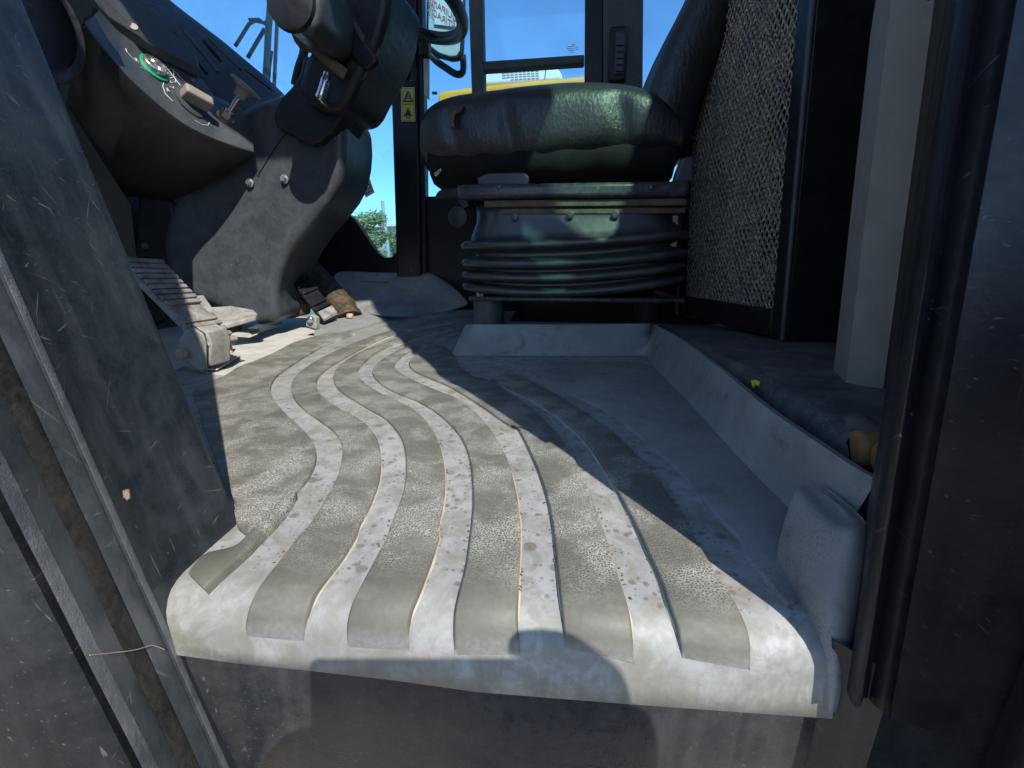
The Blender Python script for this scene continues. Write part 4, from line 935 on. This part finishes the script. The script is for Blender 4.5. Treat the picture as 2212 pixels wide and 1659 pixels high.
prism('foot_plate', [U(a, b, Z=.001) for a, b in ((446, 800), (455, 776), (470, 780), (500, 760), (520, 770), (470, 800))], (0, 0, .003), DUSTM, bpd, .001)
ppd = thing('rocker_pedal', 'flat dusty rubber pedal plate tucked under the column shroud', 'pedal', (-.8, .95, .05))
prism('plate', [U(a, b, Y=y) for a, b, y in ((402, 640, 1.08), (440, 636, 1.1), (458, 662, 1.06), (500, 660, 1.05), (548, 668, 1.04), (556, 676, 1.02), (552, 682, 1.0), (480, 702, .95), (455, 690, .96), (425, 660, 1.0))], (0, 0, -.014), BRACK, ppd, .004)
prism('stem', [U(a, b, Y=1.0) for a, b in ((480, 690), (500, 690), (500, 720), (480, 722))], (0, .04, 0), BLACK, ppd, .002)
apd = thing('accelerator_pedal', 'small ridged black pedal hinged on a bolted tab beside a dirty rubber boot', 'pedal', (-.83, 1.3, 0))
q = [U(628, 604, Y=1.27), U(662, 592, Y=1.33), U(730, 680, Y=1.27), U(700, 695, Y=1.21)]
tread(apd, q, [(.05, .01), (.17, .012), (.32, .012), (.60, .012), (.72, .010), (.86, .010)], .012, BLACK)
prism('tip', [q[3].lerp(q[0], .16), q[2].lerp(q[1], .16), q[2], q[3]], (0, -.003, .010), PEDAL, apd, .002)
prism('hinge_tab', PL([(660, 705), (663, 684), (672, 680), (682, 686), (684, 712)], Y=1.16), (0, .02, 0), BRACK, apd, .002)
bolt(U(672, 690, Y=1.158), (0, -1, 0), .010, .010, CHROME, apd); bolt(U(692, 714, Z=.012), (0, 0, 1), .010, .008, RUSTB, apd); bolt(U(756, 684, Z=.04), (0, 0, 1), .011, .010, RUSTB, apd)
tube('stop_pin', [U(722, 700, Z=.02), U(722, 700, Z=.02) + Vector((0, 0, .05))], .009, RUST, apd, 12)
prism('linkage', PL([(610, 668), (640, 640), (664, 655), (660, 680), (620, 690)], Y=1.3), (0, .03, 0), BOOT, apd, .006)
prism('wear_plate', [U(a, b, Z=.02) for a, b in ((532, 716), (600, 690), (612, 702), (545, 724))], (0, 0, .008), PLAS, apd, .002)
bo = thing('rubber_boot', 'brown dirty rubber boot of the slanting control tube beside the far sloped mat', 'boot', (-.82, 1.45, .02))
bpth = catmull([U(655, 560, Y=1.52), U(690, 600, Y=1.46), U(725, 645, Y=1.40), U(744, 672, Y=1.36), U(752, 690, Y=1.345)], 30)
tube('sleeve', bpth, [.030 + .0006 * k + (.0035 * math.sin(k * 1.6) if k > 22 else 0) for k in range(30)], BOOT, bo, 18)
prism('collar', [U(a, b, Y=1.31) for a, b in ((722, 700), (728, 690), (772, 690), (776, 700), (770, 708), (730, 708))], (0, .05, 0), PLASD, bo, .003)

# ------------------------------------------------------------------ stickers, labels
def text_mesh(name, s, size, P, ex, ey, mat, parent, mirror=False):
    cu_ = bpy.data.curves.new(name, 'FONT'); cu_.body = s; cu_.size = size; cu_.extrude = .0002; cu_.resolution_u = 3
    tmp = bpy.data.objects.new('tmp', cu_); COL.objects.link(tmp); bpy.context.view_layer.update()
    me = bpy.data.meshes.new_from_object(tmp.evaluated_get(bpy.context.evaluated_depsgraph_get())); bpy.data.objects.remove(tmp); bpy.data.curves.remove(cu_)
    for v in me.vertices: v.co = P + ex * v.co.x * (-1 if mirror else 1) + ey * v.co.y + ex.cross(ey) * v.co.z
    me.name = name; return obj(name, me, mat, parent)
sy = wy - .0335
st = thing('warning_sticker', 'yellow warning sticker with triangle and seat belt pictograms on the far post', 'sticker', U(881, 225, Y=sy))
def SQ(name, q, dy, mat, bev=0): return prism(name, PL(q, Y=sy - dy), (0, .0012, 0), mat, st, bev)
SQ('border', [(866, 189), (895, 189), (897, 262), (867, 262)], 0, STICKW)
SQ('backing', [(867, 190.5), (894, 190.5), (896, 260.5), (868, 260.5)], .0008, INK)
SQ('field', [(868, 191.5), (893.2, 191.5), (895, 259.5), (869, 259.5)], .0016, STICKY)
SQ('divider', [(868, 224.5), (894, 224.5), (894, 225.5), (868, 225.5)], .0024, INK)
a, b, c = (881, 197), (871.5, 219), (891.5, 219)
for (p, q) in ((a, b), (b, c), (c, a)): tube('triangle', [U(*p, Y=sy - .003), U(*q, Y=sy - .003)], .0016, INK, st, 5)
SQ('figure', [(879, 205), (882, 204), (884, 209), (887, 214), (884, 216), (881, 212), (877, 216), (876, 213), (879, 210)], .0024, KNOBM)
SQ('figure', [(879.5, 233), (882.5, 233), (883, 237), (886, 241), (888, 249), (886, 250), (876, 250), (874, 249), (877, 241), (879.5, 237)], .0024, INK)
SQ('figure', [(874, 247), (888, 247), (892, 251), (889, 251), (886, 249.5), (876, 249.5), (873, 252), (871, 251)], .0032, INK)
SQ('figure', [(877, 251), (879.5, 251), (879.5, 256), (876.5, 255)], .0024, INK); SQ('figure', [(882.5, 251), (886, 251), (886, 255), (883, 256)], .0024, INK)
lb = thing('paper_tag', 'small white instruction tag with grey boxes stuck on the side glass', 'tag', U(795, 405, Y=1.64))
ta, tb_, tc, td = U(798, 384, Y=wy + .04), U(809, 416, Y=wy + .04), U(790, 427, Y=wy + .04), U(778, 396, Y=wy + .04)
prism('card', [ta, tb_, tc, td], (0, .001, 0), STICKW, lb)
for i in range(3):
    for j in range(4):
        f = lambda s, t: ta.lerp(tb_, t).lerp(td.lerp(tc, t), s) + Vector((0, -.0008, 0))
        s0, t0_ = .1 + .3 * i, .1 + .21 * j; prism('print', [f(s0, t0_), f(s0 + .2, t0_), f(s0 + .2, t0_ + .13), f(s0, t0_ + .13)], (0, .0004, 0), KNOBM, lb)
wt = thing('glass_marking', 'tiny white maker marks etched into the rear side glass corner', 'marking', U(1235, 100, Y=wy + .04))
gy = wy + .0405
for (u, v, w) in ((1238, 96, 10), (1233, 100, 14), (1232, 104, 16), (1234, 108, 13), (1236, 112, 7)):
    prism('print', PL([(u - w / 2, v), (u + w / 2, v), (u + w / 2, v + 1.5), (u - w / 2, v + 1.5)], Y=gy), (0, .0004, 0), WHITEINK, wt)
tube('print', [U(1246 + 3 * math.cos(t * .6), 104 + 3 * math.sin(t * .6), Y=gy) for t in range(11)], .0008, WHITEINK, wt, 4)

STRAW = plain('dry straw', (.38, .34, .25), .8)
def on_pillar(u, v, dy=0):
    p0 = B0; n0 = (A1 - A0).cross(B0 - A0).normalized(); p = UP(u, v, A0, n0); return p + nL * .0012
def on_flange(u, v):
    n0 = (B1 - B0).cross(G0 - B0).normalized(); return UP(u, v, B0, n0) + nL * .0085
tag(tube('dry_stem', catmull([on_pillar(315, 1098), on_pillar(322, 1120), on_pillar(340, 1135), on_pillar(350, 1155), on_pillar(360, 1182)], 16), .0003, STRAW, None, 5), 'thin curled dry stem stuck to the scratched pillar panel', 'straw')
tag(tube('dry_stem', catmull([on_flange(205, 1388), on_flange(250, 1385), on_flange(300, 1380), on_flange(335, 1372), on_flange(360, 1381)], 16), .00025, STRAW, None, 5), 'long dry grass stem lying across the dark shade stripe', 'straw')
tag(prism('paper_fleck', [on_pillar(274, 1090), on_pillar(284, 1092), on_pillar(290, 1112), on_pillar(287, 1118), on_pillar(279, 1108)], nL * .0008, worn('leaf husk', (.25, .16, .09), (.4, .28, .16), .9, None, 0, 0, scale=5), None), 'brown dry husk at the lower edge of the pillar panel', 'husk')

# ------------------------------------------------------------------ mirror with mirrored label
mr = thing('side_mirror', 'white-backed outside mirror on a bent tube arm with red mirrored lettering', 'mirror', U(970, 100, Y=2.35))
my = 2.35
mh_ = prism('mirror_head', PL([(922, -60), (1004, -60), (1003, 40), (1000, 115), (990, 128), (975, 130), (945, 122), (926, 105), (920, 60)], Y=my), (0, .03, 0), BLACK, mr, .008, 3)
prism('mirror_face', PL([(926, -60), (998, -60), (997, 40), (993, 108), (985, 121), (972, 122), (948, 114), (930, 100), (925, 60)], Y=my - .003), (0, .006, 0), plain('mirror back', (.55, .6, .58), .35), mh_, .003)
tube('arm', catmull(PL([(925, 112), (940, 130), (962, 146), (985, 160), (998, 158), (1001, 145), (1000, 120)], Y=my + .02), 26), .016, BLACK, mr, 12)
wl_ = thing('notice_label', 'white notice sticker with mirrored red capital letters above the steering wheel rim', 'sticker', U(960, 30, Y=my - .02))
prism('sheet', PL([(940, -60), (1000, -60), (998, 60), (938, 52)], Y=my - .012), (0, .001, 0), STICKW, wl_)
ex = (U(1000, 46, Y=my - .014) - U(940, 6, Y=my - .014)).normalized(); ey = (U(960, 0, Y=my - .014) - U(960, 20, Y=my - .014)).normalized()
text_mesh('lettering', 'EQUIPAMENTO', .039, U(985, 46, Y=my - .0135) + ex * .03, ex, ey, REDINK, wl_, True)
text_mesh('lettering', 'RETIRADA IM', .039, U(985, 66, Y=my - .0135) + ex * .02, ex, ey, REDINK, wl_, True)

# ------------------------------------------------------------------ wipers outside
def wiper(name, label, paths, Y, rads, mats):
    t = thing(name, label, 'wiper', U(*paths[0][1][0], Y=Y), 'windscreen wipers')
    for (nm, pth), r in zip(paths, rads): tube(nm, [U(a, b, Y=Y) for a, b in pth], r, mats, t, 6, .6)
    return t
WIP = plain('wiper grey', (.07, .11, .12), .6)
wiper('wiper_arm', 'grey twin-link wiper arm bolted to its pivot outside the windscreen', [('arm', [(590, -60), (580, 60), (577, 120), (573, 180)]), ('link', [(575, 50), (550, 45), (538, 52), (508, 100)]), ('link', [(572, 62), (560, 82), (535, 125)]), ('pivot', [(540, 44), (562, 44), (572, 52), (580, 45)])], 1.85, [.017, .009, .010, .012], WIP)
wiper('wiper_arm', 'thin straight wiper arm beside the twin-link one', [('arm', [(604, -60), (598, 60), (592, 190)]), ('blade', [(588, 110), (583, 150), (581, 185)])], 1.88, [.010, .006], WIP)

# ------------------------------------------------------------------ parked yellow machine outside
pm = thing('parked_machine', 'yellow engine hood of a parked machine with a white slotted cover', 'machine', (-.2, 4.6, gz))
Ym = 4.2
hood = PL([(945, 300), (945, 205), (950, 199), (962, 195), (1045, 184), (1150, 173), (1265, 163), (1325, 158), (1325, 300)], Y=Ym)
prism('hood', hood, (0, 1.4, 0), YEL, pm, .05, 4)
prism('engine_bay', [Vector((hood[0].x + .2, Ym + .1, gz)), Vector((hood[-1].x, Ym + .1, gz)), Vector((hood[-1].x, Ym + .1, hood[0].z + .05)), Vector((hood[0].x + .2, Ym + .1, hood[0].z + .05))], (0, 1.2, 0), BLACK, pm, .05)
tube('latch', PL([(944, 201), (934, 201)], Y=Ym), .012, BLACK, pm, 8)
cov = PL([(1020, 186), (1030, 165), (1045, 155), (1080, 149), (1150, 142), (1190, 140), (1205, 146), (1213, 158), (1216, 172)], Y=Ym + .45)
cvr = prism('cover', cov, (0, .7, 0), WHITE, pm, .03, 3)
tube('cover_seam', PL([(1180, 141), (1177, 172)], Y=Ym + .445), .004, KNOBM, cvr, 6)
for j in range(4):
    for i in range(9 - (j == 3) * 2):
        u = 1160 - 9.0 * i + j * .3; v = 152 + 5.2 * j + i * i * .055 + i * .15
        if u < 1058 + j * 3: continue
        prism('vent_slot', PL([(u - 3.6, v + .9), (u + 3.2, v), (u + 3.2, v + 1.8), (u - 3.6, v + 2.7)], Y=Ym + .446), (0, .02, 0), KNOBM, cvr)

# ------------------------------------------------------------------ street outside: pole, houses, tree
po = thing('utility_pole', 'pale wooden utility pole leaning slightly in front of a house', 'pole', U(836, 640, Y=26))
pp = [U(826, 434, Y=26), U(832, 490, Y=26), U(840, 560, Y=26)]; pb = pp[2] + (pp[2] - pp[1]) * ((gz - pp[2].z) / (pp[2].z - pp[1].z))
tube('shaft', [pb, pp[2], pp[1], pp[0]], [.13, .12, .11, .10], worn('pole wood', (.42, .42, .38), (.5, .5, .46), .8, None, 0, 0, scale=.1), po, 10)
prism('transformer_box', PL([(816, 476), (828, 476), (828, 488), (816, 488)], Y=25.8), (0, .25, 0), plain('pale red', (.55, .30, .27), .6), po, .02)
tube('wire', catmull(PL([(826, 487), (800, 474), (772, 462), (740, 450)], Y=26.0), 12), .02, KNOBM, po, 5)
hs = thing('street_house', 'pale yellow two storey house with dark balcony opening behind the pole', 'house', Vector((-26, 40, gz)))
WALLY = worn('house wall', (.62, .55, .40), (.68, .62, .48), .85, None, 0, 0, scale=.05); WALLG = worn('house grey', (.42, .42, .40), (.5, .5, .48), .85, None, 0, 0, scale=.05)
def hq(name, q, dep, mat, Y=40, bev=.03): return prism(name, PL(q, Y=Y), (0, dep, 0), mat, hs, bev)
hq('wall', [(790, 640), (790, 490), (862, 486), (890, 486), (890, 640)], 8, WALLY)
hq('roof', [(786, 492), (786, 486), (900, 480), (900, 486)], 9, WHITE, 39.2)
hq('parapet', [(800, 508), (850, 502), (850, 508), (800, 514)], .6, WALLG, 39.3)
hq('window', [(818, 513), (836, 513), (836, 525), (818, 525)], .1, BLACK, 39.9); hq('window', [(842, 515), (852, 515), (852, 528), (842, 528)], .1, BLACK, 39.9)
hq('balcony', [(800, 527), (850, 527), (850, 542), (800, 542)], .8, WALLG, 39.1); hq('awning', [(850, 556), (858, 548), (862, 548), (862, 570), (850, 570)], .6, plain('red awning', (.4, .05, .1), .6), 38.5)
hq('wall_band', [(786, 543), (890, 543), (890, 546), (786, 546)], .3, WHITE, 39.5)
def leaf_tree(name, label, base, h, cr_c, cr_r, n, mat, seedv):
    t = thing(name, label, 'tree', base); rnd = random.Random(seedv)
    bark = worn(name + ' bark', (.10, .075, .05), (.15, .12, .09), .9, None, 0, 0, scale=.2)
    base = Vector(base); tube('trunk', [base, base + Vector((.1, 0, h * .35)), Vector(cr_c) + Vector((0, 0, -.2))], [.18, .14, .07], bark, t, 8)
    V = []; Fc = []
    cl = [Vector(cr_c) + Vector((rnd.uniform(-1, 1) * cr_r[0], rnd.uniform(-1, 1) * cr_r[1], rnd.uniform(-1, 1) * cr_r[2])) * .8 for _ in range(34)]
    for c in cl[:14]: 
        a = base + Vector((0, 0, h * rnd.uniform(.3, .5))); 
        tube('limb', [a, a.lerp(c, .6) + Vector((0, 0, .2)), c], [.06, .035, .012], bark, t, 5)
    for k in range(n):
        c = rnd.choice(cl); p = c + Vector((rnd.gauss(0, .38), rnd.gauss(0, .38), rnd.gauss(0, .26))) * (cr_r[0] / 2.2)
        s = rnd.uniform(.05, .11); d = Vector((rnd.gauss(0, 1), rnd.gauss(0, 1), rnd.gauss(0, .6))).normalized(); x, y = frame_of(d); w0 = len(V)
        V += [p - x * s, p + y * s * .45, p + x * s, p - y * s * .45]; Fc.append((w0, w0 + 1, w0 + 2, w0 + 3))
    mk('crown', V, Fc, mat, t, False, recalc=False)
    return t
def mat_leaf(name, a, b_):
    b = NB(name); n = b.noise(1.3, 3); return b.done(b.mix(b.ramp(n, .35, .65), a, b_), .7)
c_ = U(785, 515, Y=22); leaf_tree('street_tree', 'dusty olive green tree behind the column shroud', (c_.x, 22, gz), c_.z - gz, (c_.x - .1, 22, c_.z), (1.15, 1.1, 1.25), 9000, mat_leaf('leaf a', (.20, .24, .09), (.36, .37, .19)), 3)
c_ = U(855, 520, Y=36); leaf_tree('street_tree', 'small green tree beside the far post and house', (c_.x, 36, gz), c_.z - gz, (c_.x, 36, c_.z), (.8, .8, .9), 3000, mat_leaf('leaf b', (.14, .2, .07), (.26, .3, .13)), 9)

# ------------------------------------------------------------------ photographer with phone (outside the doorway, throws the shadow on the sill)
def camp(a, b, c): return EYE + rgt * a + cup * b - cdir * c
ph = thing('smartphone', 'black smartphone held level in both hands in front of the doorway', 'phone', camp(.06, -.02, .01))
Qc = Matrix((rgt, cdir, cup)).transposed()
box('case', camp(.066, -.028, .012), (.171, .009, .080), INK, ph, Qc, .004, 3)
lathe('lens', camp(-.006, .0, .0078), cdir, [(0, .007), (.0015, .007), (.002, .006), (.002, 0)], BLACK, ph, 18)
skin = worn('skin', (.36, .20, .13), (.42, .25, .17), .55, None, 0, 0, bump=.1); shirt = worn('shirt', (.06, .08, .14), (.08, .10, .17), .85, None, 0, 0, bump=.3, scale=2); jean = worn('jeans', (.05, .06, .10), (.07, .085, .13), .9, None, 0, 0, bump=.3, scale=3)
def skinned(name, verts, edges, rad, mat, parent, sub=1, root=0):
    me = bpy.data.meshes.new(name); me.from_pydata([tuple(v) for v in verts], edges, []); o = obj(name, me, mat, parent)
    m = o.modifiers.new('skin', 'SKIN'); m.use_smooth_shade = True
    for i, r in enumerate(rad): me.skin_vertices[0].data[i].radius = (r, r)
    for i in range(len(verts)): me.skin_vertices[0].data[i].use_root = (i == root)
    s = o.modifiers.new('sub', 'SUBSURF'); s.levels = s.render_levels = sub
    return o
pe = thing('person', 'person in blue shirt and jeans on the ground, arms raised to hold a phone', 'person', (.05, -.5, gz))
pel = Vector((.08, -.52, gz + .95)); che = pel + Vector((0, .0, .42)); nek = che + Vector((0, .02, .13)); hed = nek + Vector((0, .03, .10)); htop = hed + Vector((0, .01, .13))
shl, shR = che + Vector((-.19, 0, .06)), che + Vector((.19, 0, .06))
ell, elr = Vector((-.26, -.30, -.14)), Vector((.30, -.38, -.10))
wrl, wrr = camp(-.085, -.125, .075), camp(.205, -.085, .075)
hpl, hpr = pel + Vector((-.10, 0, -.05)), pel + Vector((.10, 0, -.05))
kl, kr = hpl + Vector((-.03, .05, -.44)), hpr + Vector((.03, .02, -.44)); fl, fr_ = hpl + Vector((-.04, 0, -.86)), hpr + Vector((.04, -.03, -.86))
vb = [pel, pel + Vector((0, 0, .2)), che, nek, hed, htop, shl, ell, wrl, shR, elr, wrr, hpl, kl, fl, fl + Vector((0, .16, -.01)), hpr, kr, fr_, fr_ + Vector((0, .16, -.01))]
eb = [(0, 1), (1, 2), (2, 3), (3, 4), (4, 5), (2, 6), (6, 7), (7, 8), (2, 9), (9, 10), (10, 11), (0, 12), (12, 13), (13, 14), (14, 15), (0, 16), (16, 17), (17, 18), (18, 19)]
rb = [.15, .135, .15, .055, .088, .07, .068, .045, .028, .068, .045, .028, .09, .06, .045, .035, .09, .06, .045, .035]
bod = skinned('body', vb, eb, rb, skin, pe, 2)
skinned('shirt', [pel + Vector((0, 0, .02)), pel + Vector((0, 0, .2)), che, che + Vector((0, .01, .07)), shl, shl.lerp(ell, .55), shR, shR.lerp(elr, .55)], [(0, 1), (1, 2), (2, 3), (2, 4), (4, 5), (2, 6), (6, 7)], [.162, .15, .165, .07, .082, .065, .082, .065], shirt, pe, 2)
skinned('trousers', [pel, hpl, kl, kl.lerp(fl, .9), hpr, kr, kr.lerp(fr_, .9)], [(0, 1), (1, 2), (2, 3), (0, 4), (4, 5), (5, 6)], [.16, .105, .076, .062, .105, .076, .062], jean, pe, 2)
blob('hair', hed + Vector((0, -.02, .075)), (.095, .11, .085), INK, pe, 2.0, .15)
for s in (-1, 1): blob('shoe', (fl if s < 0 else fr_) + Vector((0, .07, -.055)), (.05, .14, .045), INK, pe, 3.0, .08)
for s in (-1, 1):
    blob('eye', hed + Vector((s * .033, .082, .03)), (.012, .008, .008), WHITE, pe, 1, 0, None, (10, 6)); blob('ear', hed + Vector((s * .09, 0, .02)), (.012, .022, .03), skin, pe, 1, .1, None, (10, 6))
blob('nose', hed + Vector((0, .095, .0)), (.014, .018, .022), skin, pe, 1, .1, None, (10, 6)); blob('mouth', hed + Vector((0, .086, -.035)), (.025, .006, .007), FOAM, pe, 1, 0, None, (10, 6))
def hand(wr, fingers, thumb, knuck):
    V = [wr, wr.lerp(knuck, .55), knuck, knuck + cup * .032 - rgt * .006]; Ed = [(0, 1), (1, 2), (2, 3)]; Rd = [.028, .034, .032, .024]
    hnd = skinned('hand', V, Ed, Rd, skin, pe, 2)
    for f in fingers + [thumb]:
        skinned('finger', f, [(i, i + 1) for i in range(len(f) - 1)], [.0105, .0095, .009, .0075][:len(f)], skin, hnd, 1)
# right hand round the far end of the phone; index finger over the top edge
kn = camp(.175, -.035, .035)
hand(wrr, [[kn + cup * .02, camp(.165, .010, .03), camp(.128, .026, .018), camp(.098, .020, .010)],
           [kn, camp(.168, -.02, .014), camp(.150, -.022, .002), camp(.128, -.024, .002)],
           [kn - cup * .02, camp(.168, -.04, .014), camp(.150, -.042, .002), camp(.130, -.044, .002)],
           [kn - cup * .04, camp(.166, -.062, .014), camp(.150, -.062, .003), camp(.134, -.062, .003)]],
     [camp(.18, -.06, .05), camp(.160, -.072, .035), camp(.135, -.060, .026), camp(.115, -.050, .023)], kn)
kn = camp(-.045, -.075, .045)
hand(wrl, [[kn + cup * .02, camp(-.036, -.045, .014), camp(-.024, -.046, .003), camp(-.010, -.048, .002)],
           [kn, camp(-.034, -.066, .014), camp(-.016, -.074, .006), camp(.004, -.076, .006)],
           [kn - cup * .01, camp(-.028, -.080, .020), camp(-.004, -.084, .012), camp(.018, -.082, .012)],
           [kn - cup * .02, camp(-.024, -.094, .026), camp(.002, -.096, .018), camp(.020, -.092, .018)]],
     [camp(-.04, -.07, .06), camp(-.022, -.050, .045), camp(-.006, -.036, .030), camp(.006, -.030, .024)], kn)
